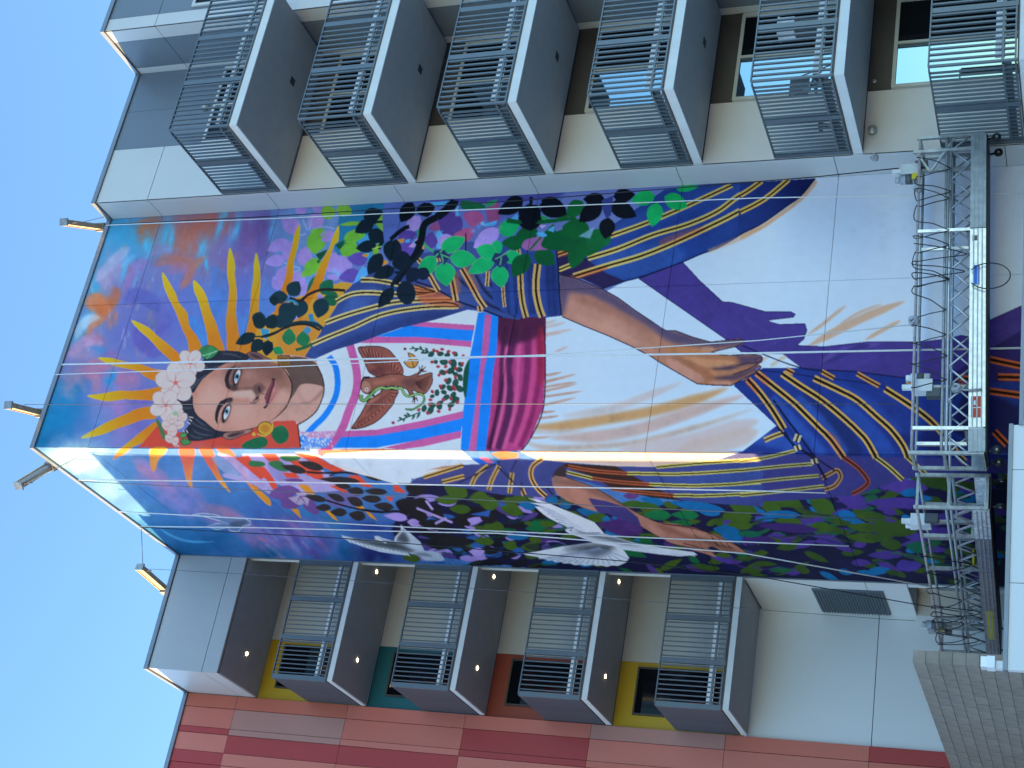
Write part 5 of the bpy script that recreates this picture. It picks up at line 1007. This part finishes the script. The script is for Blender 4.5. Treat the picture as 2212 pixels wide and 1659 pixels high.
# --- red patchwork cladding
XC = [-2.912, -3.24, -3.73, -3.88, -4.32, -4.62, -4.95, -5.45, -5.8, -6.3, -6.9, -7.5, -8.2, -9.2]
rows = [ZT]+[j-.04 for j in JZ[:7]]+[.02]
S_, P_, D_, K_, U_ = 'salmon', 'salmon_pale', 'salmon_deep', 'crimson', 'mauve'
GRID = [[D_,S_,K_,P_,K_,K_,S_,K_,P_,U_,S_,K_,S_],[D_,U_,U_,K_,P_,P_,K_,S_,U_,K_,S_,P_,K_],[S_,S_,P_,K_,S_,U_,P_,K_,S_,P_,K_,S_,U_],[S_,K_,K_,P_,U_,S_,K_,P_,S_,K_,P_,S_,K_],[U_,P_,S_,P_,K_,S_,U_,K_,P_,S_,K_,P_,S_],[S_,P_,S_,U_,S_,K_,P_,S_,K_,U_,S_,K_,P_],[K_,S_,P_,K_,U_,P_,S_,K_,S_,P_,K_,S_,U_],[S_,P_,K_,S_,P_,K_,U_,S_,P_,K_,S_,P_,K_]]
for i in range(len(rows)-1):
    for j in range(len(XC)-1):
        off = .0 if j % 2 else .012
        part('facade_panel', BX(XC[j+1]+.006, XC[j]-.006, YR-.05-off, YR-.01, rows[i+1]+.005, rows[i]-.005), GRID[i][j], bld)
# --- parapet copings
def coping(x0, x1, y0, y1): part('coping', BX(x0, x1, y0, y1, ROOF-.105, ROOF), 'coping_metal', bld)
coping(-.045, WF-.05, -.045, .25); coping(-.046, .25, .252, WS-.05); coping(-2.945, .24, WS-.048, WS+.25); coping(-2.946, -2.6, WS+.252, YR-.08); coping(-9.24, -2.61, YR-.11, YR+.25)
coping(WF-.048, WF+.25, DR-.045, .2); coping(WF+.252, XB-.05, DR-.046, DR+.25); coping(XB-.048, XB+.25, YB2-.045, DR+.2); coping(XB+.252, 16, YB2-.046, YB2+.25)
# --- right bay: return wall and front
clad('wall_panel', 'bay_white', 0, WF, DR+.002, -.002, [ZT]+JZ+[.02], g=.007)
part('wall_panel', BX(WF, 7.296, DR, DR+TP, JZ[0]+.008, ZT), 'bay_white', bld); part('wall_panel', BX(WF, 7.296, DR, DR+TP, 18.36, JZ[0]-.008), 'bay_white', bld)
for a0, a1 in ((7.304, 8.386), (8.394, XB)): part('wall_panel', BX(a0, a1, DR, DR+TP, 18.36, ZT), 'grey_panel', bld)
RZ = [18.165-3.05*k for k in range(6)]
for k in range(6):
    zt = 21.2 if k == 0 else RZ[k-1]
    z0 = RZ[k]+.19
    if k: part('wall_panel', BX(WF, 7.28, DR, DR+TP, z0, zt), 'cream_stucco', bld)
    if k: part('spandrel', BX(7.285, XB, DR-.004, DR+TP, zt-.43, zt), 'brown_panel', bld); part('wall_panel', BX(7.285, XB, DR, DR+TP, z0, zt-.44), 'cream_stucco', bld)
    window(7.30, 9.46, z0+.06, (20.75 if k == 0 else zt-.435), DR, 8.37, 'glass_sky' if k in (3, 4, 5) else 'glass_dark', 'glass_dark', fr='frame_tan' if k else 'bay_white')
    if k == 5:
        part('wall_vent', MB().tube([(6.33, DR-.002, zt-.15), (6.33, DR-.07, zt-.155), (6.33, DR-.095, zt-.16)], .085, 14).disc((6.33, DR-.093, zt-.16), (0,-1,-.4), .05, 12), 'vent_steel', bld, True)
        part('wall_light', MB().disc((7.5, DR-.008, zt-.11), (0,-1,0), .045, 14, .02), 'vent_steel', bld, True)
part('wall_vent', MB().tube([(8.3, DR-.002, 20.95), (8.3, DR-.07, 20.945), (8.3, DR-.095, 20.94)], .085, 14), 'vent_steel', bld, True)
part('wall_panel', BX(WF, XB, DR, DR+TP, .02, RZ[5]-.01), 'cream_stucco', bld)
# --- second bay (right of the recess)
for z1, z0 in ((ZT, 21.8), (21.785, .02)):
    part('wall_panel', BX(XB, XB+TP, -.86, DR-.002, z0, z1), 'bay_white', bld); part('wall_panel', BX(XB, XB+TP, -1.79, -.868, z0, z1), 'grey_panel', bld); part('wall_panel', BX(XB, XB+TP, YB2+.002, -1.798, z0, z1), 'bay_white', bld)
    part('wall_panel', BX(XB, 9.87, YB2, YB2+TP, z0, z1), 'bay_white', bld); part('wall_panel', BX(9.878, 12, YB2, YB2+TP, z0, z1), 'grey_panel', bld); part('wall_panel', BX(12.01, 16, YB2, YB2+TP, z0, z1), 'grey_panel', bld)
for k in range(6): window(9.95, 11.6, RZ[k]+.6, RZ[k]+2.75, YB2, 10.8, 'glass_dark', 'glass_sky', fr='bay_white')
# ================================================================ balconies
def rail_run(bal, a, b, zb, zt, posts, pitch, stuff=False, src={}):
    """vertical bar railing from a to b (x,y) between heights zb..zt"""
    a = Vector((a[0], a[1], 0)); b = Vector((b[0], b[1], 0)); L = (b-a).length; t = (b-a)/L
    along_x = abs(t.x) > .5
    for z, h, w in ((zt-.012, .024, .055), (zb+.235, .04, .03), (zb+.03, .03, .05)):
        part('rail', MB().bar(a+Vector((0,0,z)), b+Vector((0,0,z)), w, h), 'rail_metal', bal)
    key = (along_x, round(zt-zb, 3))
    if key not in src:
        mb = MB().box(-.0165, .0165, -.019, .019, 0, zt-zb-.045) if along_x else MB().box(-.019, .019, -.0125, .0125, 0, zt-zb-.045)
        src[key] = mb.mesh('baluster', 'rail_metal')
        mp = MB().box(-.055, .055, -.03, .03, 0, zt-zb-.03) if along_x else MB().box(-.03, .03, -.055, .055, 0, zt-zb-.03)
        src[key+('p',)] = mp.mesh('post', 'rail_metal')
    for s in posts:
        p = a+t*s; link('post', src[key+('p',)], bal, Vector((p.x, p.y, zb+.0))-WORLD[bal.name])
    n = int(L/pitch); joined = MB()
    for i in range(1, n):
        s = L*i/n
        if any(abs(s-q) < .075 for q in posts): continue
        p = a+t*s
        if stuff:
            h = zt-zb-.045
            joined.box(*((p.x-.0105, p.x+.0105, p.y-.013, p.y+.013) if along_x else (p.x-.013, p.x+.013, p.y-.0085, p.y+.0085)), zb+.02, zb+.02+h)
        else: link('baluster', src[key], bal, Vector((p.x, p.y, zb+.02))-WORLD[bal.name])
    if stuff:
        o = part('balusters', joined, 'rail_metal', bal); o['kind'] = 'stuff'
YF = -2.97; XL = 5.85; XR = 9.46
for k in range(6):
    zb = RZ[k]
    bal = part('balcony', BX(XL+.03, XR, YF+.03, DR-.002, zb+.02, zb+.185), 'slab_edge', bld)
    part('slab_fascia', BX(XL, XL+.03, YF, DR-.003, zb, zb+.175), 'slab_edge', bal); part('slab_fascia', BX(XL+.031, XR, YF, YF+.03, zb, zb+.175), 'slab_edge', bal)
    part('drip_edge', BX(XL-.012, XL+.03, YF-.012, DR-.003, zb+.177, zb+.2), 'drip_edge', bal); part('drip_edge', BX(XL+.031, XR, YF-.012, YF+.03, zb+.177, zb+.2), 'drip_edge', bal)
    sf = part('soffit_panel', BX(XL+.032, XR, YF+.032, DR-.06, zb+.004, zb+.02), 'soffit', bal)
    part('reveal', BX(XL+.032, XR, DR-.058, DR-.03, zb+.008, zb+.019), 'dark_backing', bal)
    if k in (0, 1, 2, 3): part('soffit_vent', BX(7.99, 8.16, -1.65, -1.48, zb-.004, zb+.003), 'dark_backing', bal)
    part('soffit_sprinkler', MB().disc((8.5, -1.3, zb+.003), (0,0,-1), .022, 10, .02), 'soffit', bal)
    rail_run(bal, (XL+.03, YF+.03), (XR, YF+.03), zb+.2, zb+1.65, [1.2, 2.4, 3.55], .122)
    rail_run(bal, (XL+.03, YF+.1), (XL+.03, DR-.02), zb+.2, zb+1.65, [1.08, 2.16], .108)
    part('corner_post', BX(XL+.008, XL+.05, YF+.008, YF+.05, zb+.2, zb+1.64), 'rail_metal', bal)
    part('kick_strip', BX(XL+.12, XR, YF+.056, YF+.066, zb+.40, zb+.56), 'kick_white', bal)
    part('kick_strip', BX(XL+.085, XL+.10, YF+.15, DR-.1, zb+.30, zb+.46), 'rail_metal', bal)
YL = WS; LIGHTS = [(-2.1, 7.09, 21.2, bs)]
for k in range(4):
    zb = LZ[k]
    bal = part('balcony', BX(-2.87, -.004, YL+.03, YR-.002, zb+.015, zb+.125), 'slab_edge', bld)
    part('slab_fascia', BX(-2.9, -.004, YL, YL+.03, zb, zb+.125), 'slab_edge', bal); part('slab_fascia', BX(-2.9, -2.87, YL+.031, YR-.06, zb, zb+.125), 'slab_edge', bal)
    part('drip_edge', BX(-2.91, -.004, YL-.01, YL+.03, zb+.127, zb+.165), 'drip_edge', bal)
    part('soffit_panel', BX(-2.869, -.004, YL+.031, YR-.05, zb+.003, zb+.015), 'soffit_warm', bal)
    part('slab', BX(0.0, 1.23, 6.34, YR-.002, zb+.015, zb+.125), 'slab_edge', bal); part('soffit_panel', BX(-.0035, 1.23, 6.34, YR-.05, zb+.003, zb+.014), 'soffit_warm', bal)
    rail_run(bal, (-2.87, YL+.03), (-.03, YL+.03), zb+.165, zb+1.58, [.0, .95, 1.9, 2.82], .105, stuff=True)
    for a0, a1 in ((YL+.02, YL+.98), (YL+.99, YR-.06)): part('side_panel', BX(-2.9, -2.875, a0, a1, zb+.165, zb+1.58), 'side_panel_grey', bal)
    if k < 3:
        for gx, gy in ((-2.08, 7.07), (.12, 7.06)): LIGHTS.append((gx, gy, zb, bal))
    part('kick_strip', BX(-2.8, -.05, YL+.056, YL+.066, zb+.36, zb+.50), 'kick_white', bal)
def glow(x, y, z, parent):
    part('soffit_light', MB().disc((x, y, z), (0,0,-1), .042, 14, .012), 'lamp_glow', parent); part('light_ring', MB().disc((x, y, z+.004), (0,0,-1), .058, 14, .006), 'lamp_white', parent)
for q in LIGHTS: glow(*q)
# ================================================================ roof outriggers
def outrigger(name, tip, base, label, lit):
    t = thing(name, label, 'roof beam', base, 'outrigger beams on the roof edge')
    a, b = Vector(tip), Vector(base); d = (b-a).normalized()
    part('beam', MB().bar(a, b+d*1.2, .11, .17), 'beam_sunlit_tan' if lit else 'beam_shadow_steel', t)
    part('flange', MB().bar(a+Vector((0,0,.095)), b+d*1.2+Vector((0,0,.095)), .15, .022), 'beam_sunlit_tan', t)
    part('end_plate', MB().bar(a-d*.02, a+d*.02, .17, .22), 'galvanised', t)
    part('shackle', MB().tube([a+d*.16+Vector((0,0,-.09)), a+d*.16+Vector((0,0,-.22))], .018, 8), 'wire_steel', t)
    part('clamp', MB().bar(b-d*.2, b-d*.02, .19, .25), 'beam_shadow_steel', t)
    part('stand', MB().bar(b+d*.5+Vector((0,0,-.4)), b+d*.5+Vector((0,0,-.085)), .12), 'galvanised', t)
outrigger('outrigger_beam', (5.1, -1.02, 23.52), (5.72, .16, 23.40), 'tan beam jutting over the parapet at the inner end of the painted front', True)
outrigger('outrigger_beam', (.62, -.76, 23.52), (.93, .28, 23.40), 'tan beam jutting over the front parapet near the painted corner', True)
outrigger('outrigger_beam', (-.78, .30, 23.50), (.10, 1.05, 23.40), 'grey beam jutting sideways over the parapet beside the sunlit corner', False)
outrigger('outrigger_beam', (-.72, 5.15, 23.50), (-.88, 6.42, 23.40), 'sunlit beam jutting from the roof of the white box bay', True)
# ================================================================ ropes and wires
Rm_ = np.array([r2, -u2, fw]); C0_ = Vector(CAMP['C'])
def on(x, y, ax, val):
    """point of the vertical plane (axis ax = val) hit by the camera ray through image pixel x, y"""
    d = Rm_.T@np.array([(1913-y-956.5)/CAMP['f'], (x-1275.0)/CAMP['f'], 1.0]); d = Vector(tuple(d))
    return C0_+d*((val-C0_[ax])/d[ax])
def rope(name, pts, r, m, label, cat='rope', group=None, sag=0):
    o = part(name, MB().tube(pts, r, 6), m, None, True); tag(o, label, cat, group); return o
RG = 'ropes hanging down the painted walls'
rope('wire_rope', [on(262,560,1,-.5), on(690,538,1,-.5), on(1290,500,1,-.5), on(2028,441,1,-.5), on(2238,419,1,-.6)], .011, 'black_cable', 'black wire rope running down the inner edge of the painted front to the hoist', group=RG)
rope('rope', [on(264,561,1,-.55), on(690,544,1,-.55), on(1290,517.5,1,-.55), on(1890,493,1,-.55), on(2600,481,1,-.6)], .010, 'rope_white', 'white rope hanging just beside the black wire at the inner edge of the painted front', group=RG)
rope('rope', [on(155,908,1,-.5), on(690,898,1,-.5), on(1250,888,1,-.5), on(1890,879.5,1,-.5), on(2600,866,1,-.5)], .018, 'rope_white', 'thick white rope crossing the top of the painted face', group=RG)
rope('rope', [on(138,933,1,-.48), on(690,914,1,-.48), on(1366,883,1,-.48), on(1890,848,1,-.48), on(2280,808,1,-.55)], .009, 'rope_white', 'thin pale rope slanting across the painted hand to a knot on the platform rail', group=RG)
rope('wire_rope', [on(60,1007.5,1,-.7), on(1250,1006,1,-.6), on(2232,1006,1,-.6)], .0065, 'wire_steel', 'thin grey wire running down across the painted eye to the hoist', group=RG)
rope('rope', [on(196,1195,0,-.35), on(640,1199.6,0,-.35), on(1040,1206.8,0,-.35), on(1890,1222.6,0,-.35), on(2057,1228,0,-.35)], .012, 'rope_white', 'white rope on the side wall passing just below the white blouse, nearest the corner', group=RG)
rope('wire_rope', [on(196,1199,0,-.5), on(640,1221,0,-.5), on(1040,1237.5,0,-.5), on(1890,1279,0,-.5), on(2215,1295,0,-.6)], .008, 'wire_steel', 'thin wire on the side wall leading to the upright hoist', group=RG)
rope('rope', [on(297,1274,0,-.4), on(640,1292.7,0,-.4), on(1040,1314,0,-.4), on(1890,1351,0,-.4), on(2114,1360,0,-.4)], .012, 'rope_white', 'white rope ending above the painted pointing hand', group=RG)
rope('rope', [on(350,1311,0,-.42), on(640,1314,0,-.42), on(1040,1324.5,0,-.42), on(1240,1328,0,-.42), on(1640,1360,0,-.42), on(1853,1378,0,-.42), on(2313,1460,0,-.42)], .013, 'rope_white', 'white rope bending across the flying dove toward the lower left of the side wall', group=RG)
rope('wire_rope', [on(349,1313,0,-.45), on(640,1329,0,-.45), on(848,1340.6,0,-.45), on(1303,1377,0,-.45), on(1558,1398,0,-.45), on(1894,1437,0,-.45), on(2276,1504.5,0,-.45), on(2423,1529,0,-.45)], .010, 'black_cable', 'black cable crossing the dove wing and the side wall vent', 'cable', RG)
rope('wire_rope', [on(365,1417,1,5.9), on(431,1420,1,5.9), on(732,1437,1,5.9), on(1300,1474,1,5.9), on(2189,1541,1,5.9), on(2278,1546,1,6.0)], .0055, 'wire_steel', 'thin grey wire hanging in front of the left balconies', 'wire', RG)
rope('wire_rope', [(-.74, .33, 23.42), on(192,1140,0,-.1)], .008, 'wire_steel', 'short guy wire from the grey roof beam to the sunlit parapet', 'wire')
rope('wire_rope', [(-.70, 5.2, 23.45), (-.05, 4.4, 23.2)], .008, 'wire_steel', 'short guy wire from the sunlit roof beam up to the mural parapet', 'wire')
rope('wire_rope', [(5.35, -.6, 23.5), (5.86, -.1, 23.2)], .006, 'wire_steel', 'short guy wire from the tan roof beam to the inside parapet corner', 'wire')
# ================================================================ suspended platforms
def platform(name, label, org, ux, L, tilt, deckmats, cuts, dull=False):
    """ux: unit vector along the platform; w: outward unit"""
    ux = Vector(ux); w = Vector((ux.y, -ux.x, 0)); t = thing(name, label, 'work platform', org, 'hanging work platforms')
    O = Vector(org); AL = 'galvanised' if dull else 'aluminium'; AD = 'taped_pipe' if dull else 'aluminium_dull'
    def P(s, d, z): return O+ux*s+w*d+Vector((0,0,z+tilt*s))
    zT, zM, zD1, zD0 = 1.14, .60, .26, 0.0
    # deck boards, in sections
    for i in range(len(cuts)-1):
        s0, s1 = cuts[i], cuts[i+1]
        part('deck_plank', MB().bar(P(s0+.01, .30, .05), P(s1-.01, .30, .05), .52, .06), deckmats[i], t)
        for d in (0.0, .62): part('side_board', MB().bar(P(s0+.01, d, .13), P(s1-.01, d, .13), .04, .26), deckmats[i], t)
        for d in (0.0, .62):
            for zz in (.06, .13, .2): part('side_board_rib', MB().bar(P(s0+.02, d+(.024 if d else -.024), zz), P(s1-.02, d+(.024 if d else -.024), zz), .012, .02), AD, t)
        part('deck_underside', MB().bar(P(s0, .31, -.012), P(s1, .31, -.012), .60, .022), 'black_rubber', t)
    for d in (0.02, .60):
        part('guard_rail', MB().tube([P(-.03, d, zT), P(L+.03, d, zT)], .026, 10), 'taped_pipe' if d > .3 else 'galvanised', t, True)
        for dz in (0, .075): part('truss_chord', MB().tube([P(0, d, zM+dz), P(L, d, zM+dz)], .026, 10), 'galvanised' if dz else AL, t, True)
        n = max(4, int(L/.62)); st = L/n
        for i in range(n):
            s = i*st
            part('brace', MB().tube([P(s, d, zD1), P(s+st/2, d, zM)], .018, 7), AL if s < L*.55 else AD, t, True)
            part('brace', MB().tube([P(s+st/2, d, zM), P(s+st, d, zD1)], .018, 7), AL if s < L*.55 else AD, t, True)
    for s in (0, L):
        for d in (.02, .60): part('end_post', MB().bar(P(s, d, .02), P(s, d, zT+.05), .055), 'galvanised', t)
        for z in (.04, zM+.04, zT): part('end_rail', MB().bar(P(s, .0, z), P(s, .62, z), .045), 'galvanised', t)
    for s in cuts[1:-1]:
        for d in (.02, .60): part('mid_post', MB().bar(P(s, d, .03), P(s, d, zT), .06, .05), AL, t)
        part('cross_member', MB().bar(P(s, 0, .3), P(s, .62, .3), .06), AL, t)
    for s in (.06, L-.06):
        for d in (.08, .54):
            cst = part('caster', MB().tube([P(s, d, -.03), P(s+.02, d, -.12)], .02, 8), 'black_rubber', t, True)
            part('wheel', MB().tube([P(s+.03, d, -.17)-w*.022, P(s+.03, d, -.17)+w*.022], .075, 18), 'black_rubber', cst, True)
            part('hub', MB().tube([P(s+.03, d, -.17)-w*.028, P(s+.03, d, -.17)+w*.028], .022, 12), 'galvanised', cst, True)
    return t, P
def hoist(t, P, s, d, z, white=False, yellow=True, flip=1):
    """electric traction hoist riding above the rail"""
    b = 'motor_white' if white else 'motor_grey'
    h = part('hoist', MB().bar(P(s, d, z), P(s, d, z+.34), .22, .20), b, t)
    part('motor_housing', MB().tube([P(s+.17*flip, d, z+.05), P(s+.17*flip, d, z+.36)], .085, 16), b, h, True)
    part('motor_band', MB().tube([P(s+.17*flip, d, z+.14), P(s+.17*flip, d, z+.26)], .089, 16), 'motor_dark', h, True)
    part('motor_cap', MB().tube([P(s+.17*flip, d, z+.36), P(s+.17*flip, d, z+.44)], .06, 14), b, h, True)
    part('control_box', MB().bar(P(s-.12*flip, d, z-.12), P(s-.12*flip, d, z+.1), .15, .14), 'motor_dark', h)
    part('rope_guide', MB().bar(P(s, d, z+.34), P(s, d, z+.5), .07, .09), 'motor_white', h)
    if yellow: part('sticker', MB().bar(P(s+.17*flip, d+.0925, z+.12), P(s+.17*flip, d+.0925, z+.27), .12, .006, up=(0,1,0)) if False else MB().bar(P(s+.10*flip, d+.105, z+.08), P(s+.23*flip, d+.105, z+.08), .004, .13), 'sticker_yellow', h)
    part('stirrup', MB().bar(P(s, d, -.0), P(s, d, z), .05, .08), 'galvanised', h)
# front platform: hangs along the painted front
t1, P1 = platform('suspended_platform', 'long hanging work platform stretched across the foot of the painted front', (-.52, -.55, 3.57), (1,0,0), 6.25, .026, ['aluminium_dull','aluminium','aluminium_dull'], [0, .44, 4.25, 6.25])
hoist(t1, P1, 5.75, .3, 1.15, False, True, -1); hoist(t1, P1, 1.35, .3, .86, True, False, 1)
part('sticker', MB().bar(P1(1.0, .645, .14), P1(.62, .645, .14), .004, .16), 'sticker_red', t1)
part('sticker_gap', MB().bar(P1(.80, .648, .14), P1(.785, .648, .14), .004, .15), 'motor_white', t1); part('sticker_gap', MB().bar(P1(.92, .648, .165), P1(.84, .648, .165), .004, .03), 'motor_white', t1)
part('tape_label', MB().bar(P1(3.5, .645, .15), P1(3.12, .645, .15), .004, .10), 'tape_blue', t1)
part('maker_plate', MB().bar(P1(4.1, .645, .17), P1(4.0, .645, .17), .004, .10), 'motor_dark', t1)
part('hoist_frame', MB().bar(P1(5.95, .02, .03), P1(5.95, .02, 1.25), .06).bar(P1(5.95, .6, .03), P1(5.95, .6, 1.25), .06).bar(P1(5.95, .02, .68), P1(5.95, .6, .68), .05).bar(P1(5.5, .6, .95), P1(6.2, .6, .55), .035).bar(P1(5.5, .6, .95), P1(5.95, .6, 1.2), .035), 'galvanised', t1)
# side platform: along the side wall
t2, P2_ = platform('suspended_platform', 'weathered hanging work platform running along the painted side wall', (-.5, 7.0, 3.86), (0,-1,0), 7.3, -.042, ['plank_wood','plank_wood','aluminium_dull','paint_splat'], [0, 2.0, 4.6, 6.1, 7.3], True)
hoist(t2, P2_, 6.0, .3, 1.0, True, False, -1); hoist(t2, P2_, .55, .3, 1.05, False, True, 1)
part('tape_label', MB().bar(P2_(1.0, .645, .14), P2_(2.6, .645, .14), .004, .12, up=(0,0,1)), 'sticker_yellow', t2)
part('yellow_bucket_rim', MB().tube([P2_(4.7, .4, .32), P2_(4.7, .4, .36)], .15, 16), 'sticker_yellow', t2, True)
# power cables looped over the platforms
def wind(P, s0, s1, n, d, seed, label, name='power_cable'):
    """cable wrapped round the guard rail and draped down to the truss chord, again and again"""
    r = np.random.RandomState(seed); pts = []; n = max(3, n//3); sg = 1 if s1 > s0 else -1
    for i in range(n):
        s = s0+(s1-s0)*(i+r.rand()*.9)/n; q = abs(s1-s0)/n; lo = .62+r.rand()*.06 if r.rand() < .75 else .34+r.rand()*.1
        w = .35+r.rand()*.4
        pts += [P(s, d+.03, 1.18), P(s+sg*q*w*.5, d+.06, (1.15+lo)/2-.04*r.rand()), P(s+sg*q*w, d+.045, lo+.03), P(s+sg*q*w*1.05, d-.02, lo-.03)]
        pts += [P(s+sg*q*(w+.15), d-.03, (1.1+lo)/2), P(s+sg*q*(w+.28), d-.045, 1.10), P(s+sg*q*(w+.3), d-.03, 1.175)]
    c = curve(np.array([np.array(p) for p in pts]), False, 6)
    return rope(name, [tuple(q) for q in c], .0095, 'black_cable', label, 'cable', 'loose power cables')
wind(P1, 6.0, 2.9, 21, .66, 3, 'black power cable wound in loops over the right half of the front platform')
wind(P1, 4.0, 3.05, 9, .69, 5, 'tangled black cable coil hanging at the middle of the front platform')
wind(P1, 2.7, 1.3, 6, .67, 6, 'black cable drooping over the left half of the front platform')
wind(P2_, .3, 2.8, 15, .67, 8, 'tangled black cables at the far end of the side platform')
wind(P2_, 2.8, 5.4, 9, .68, 9, 'black cable drooping along the middle of the side platform')
lp = [P1(3.25+.42*math.sin(a)*.6, .69, .12-.42*math.cos(a)*.8-.18) for a in np.linspace(-2.6, 2.6, 22)]
rope('power_cable', lp, .010, 'black_cable', 'single black cable loop hanging below the front platform deck', 'cable', 'loose power cables')
def knot(p, r, label):
    rs = np.random.RandomState(int(r*1000)); mb = MB()
    for k in range(5):
        a = rs.rand()*6.28; ax = Vector((math.cos(a), math.sin(a), rs.randn()*.6)).normalized(); o = ax.orthogonal().normalized(); q = ax.cross(o)
        mb.tube([Vector(p)+(o*math.cos(t)+q*math.sin(t)*.8)*r+ax*(t-3.1)*.012 for t in np.linspace(0, 6.2, 14)], r*.35, 7)
    tag(part('rope_knot', mb, 'rag', None, True), label, 'knot', 'knots on the platform rails')
knot(P1(2.45, .62, 1.16), .075, 'grey rope knot tied round the top rail below the violet hand')
knot(P1(5.15, .62, 1.15), .06, 'frayed rag knot on the top rail near the inner hoist')
knot(P1(1.15, .64, .45), .07, 'bundled tie strap knotted on the platform truss beside the dark hoist')
knot(P1(6.12, .3, 1.98), .06, 'crumpled rag tied to the wire above the inner hoist')
# strap and loose lines under the front platform
rope('tie_strap', [P1(1.15, .66, .5), P1(1.1, .67, .3), P1(1.12, .67, .05)], .014, 'rag', 'grey strap slung over the platform side board', 'strap')
# ================================================================ foreground walls
def low_wall(x0, x1, zt, name, label, seams):
    t = thing(name, label, 'wall', ((x0+x1)/2, -1.35, 0), 'low white metal-clad walls')
    ed = [x0]+seams+[x1]
    for i in range(len(ed)-1): part('wall_panel', BX(ed[i]+(.006 if i else 0), ed[i+1]-.006*(i < len(ed)-2), -1.2, -1.16, .0, zt-.066), 'white_panel', t)
    part('wall_core', BX(x0+.01, x1-.01, -1.155, -1.07, 0, zt-.07), 'white_panel', t)
    part('coping', BX(x0-.012, x1+.012, -1.225, -1.05, zt-.064, zt), 'coping_metal', t)
low_wall(-4.06, -.04, 3.22, 'low_wall', 'white panelled low wall beside the concrete block wall', [-2.70, -.82])
low_wall(-.035, 5.2, 3.07, 'low_wall', 'lower pale wall beyond the panelled low wall, below the front platform', [1.6, 3.3])
cm = thing('block_wall', 'grey concrete block wall standing end on beside the white low wall', 'wall', (-3.87, 3.2, 0))
part('mortar_core', BX(-3.96, -3.79, -1.02, 7.9, 0, 4.535), 'mortar', cm)
bsrc = {}
rsb = np.random.RandomState(4)
def block(y0, y1, z0, z1, m):
    key = (round(y1-y0, 3), round(z1-z0, 3), m)
    if key not in bsrc: bsrc[key] = BX(-.095, .095, -(y1-y0)/2, (y1-y0)/2, -(z1-z0)/2, (z1-z0)/2).mesh('block', m)
    link('block', bsrc[key], cm, Vector((-3.875+rsb.randn()*.0015, (y0+y1)/2, (z0+z1)/2))-WORLD[cm.name])
zc = 4.54; ci = 0; big = MB()
while zc > .02:
    z0 = zc-.195; y = -1.03-(.2 if ci % 2 else 0); 
    while y < 7.85:
        a, b = max(y, -1.03), min(y+.4, 7.9)
        if b-a > .05:
            if zc > 2.75: block(a+.0012, b-.0012, z0+.0045, zc-.0045, ['block','block','block_pale','block','block_dark'][rsb.randint(5)])
            else: big.box(-3.97, -3.78, a+.004, b-.004, max(z0, 0)+.004, zc-.004)
        y += .4
    zc = z0; ci += 1
o = part('lower_blocks', big, 'block', cm); o['kind'] = 'stuff'
sl_ = thing('security_light', 'small white flood light with a clear lens at the end of the low wall', 'light', (-4.0, -1.24, 3.2))
part('junction_box', BX(-4.05, -3.93, -1.20, -1.09, 3.222, 3.33), 'motor_white', sl_); part('lamp_body', BX(-4.06, -3.88, -1.26, -1.08, 3.33, 3.44), 'lamp_white', sl_); part('lens', BX(-4.05, -3.89, -1.25, -1.09, 3.442, 3.53), 'clear_lens', sl_)
# ================================================================ things kept on the balconies
def stool(x, y, z):
    t = thing('round_stool', 'round seated stool standing behind the bars of the second lowest right balcony', 'stool', (x, y, z))
    part('seat', MB().tube([(x, y, z+.52), (x, y, z+.56)], .19, 18), 'motor_dark', t, True)
    for a in (.6, 2.2, 3.7, 5.2): part('leg', MB().tube([(x+.06*math.cos(a), y+.06*math.sin(a), z+.52), (x+.19*math.cos(a), y+.19*math.sin(a), z)], .014, 8), 'motor_dark', t, True)
def chair(x, y, z):
    t = thing('folding_chair', 'dark folding chair at the corner of the second lowest right balcony', 'chair', (x, y, z))
    part('seat', BX(x-.2, x+.2, y-.2, y+.2, z+.44, z+.47), 'motor_dark', t); part('backrest', BX(x-.2, x+.2, y+.17, y+.2, z+.6, z+.95), 'motor_dark', t)
    for sx in (-.18, .18):
        part('leg', MB().tube([(x+sx, y-.2, z), (x+sx, y+.2, z+.95)], .014, 8), 'galvanised', t, True); part('leg', MB().tube([(x+sx, y+.2, z), (x+sx, y-.18, z+.46)], .014, 8), 'galvanised', t, True)
zf = RZ[4]+.19
stool(6.25, -1.15, zf); chair(6.35, -2.3, zf)
t = thing('storage_crate', 'white plastic crate on a dark stand behind the second lowest right balcony railing', 'crate', (7.35, -2.55, zf))
part('crate', BX(7.2, 7.5, -2.7, -2.4, zf+.85, zf+1.15), 'lamp_white', t); part('stand', BX(7.22, 7.48, -2.68, -2.42, zf, zf+.85), 'motor_dark', t); part('rim', BX(7.185, 7.515, -2.715, -2.385, zf+1.12, zf+1.16), 'motor_white', t)
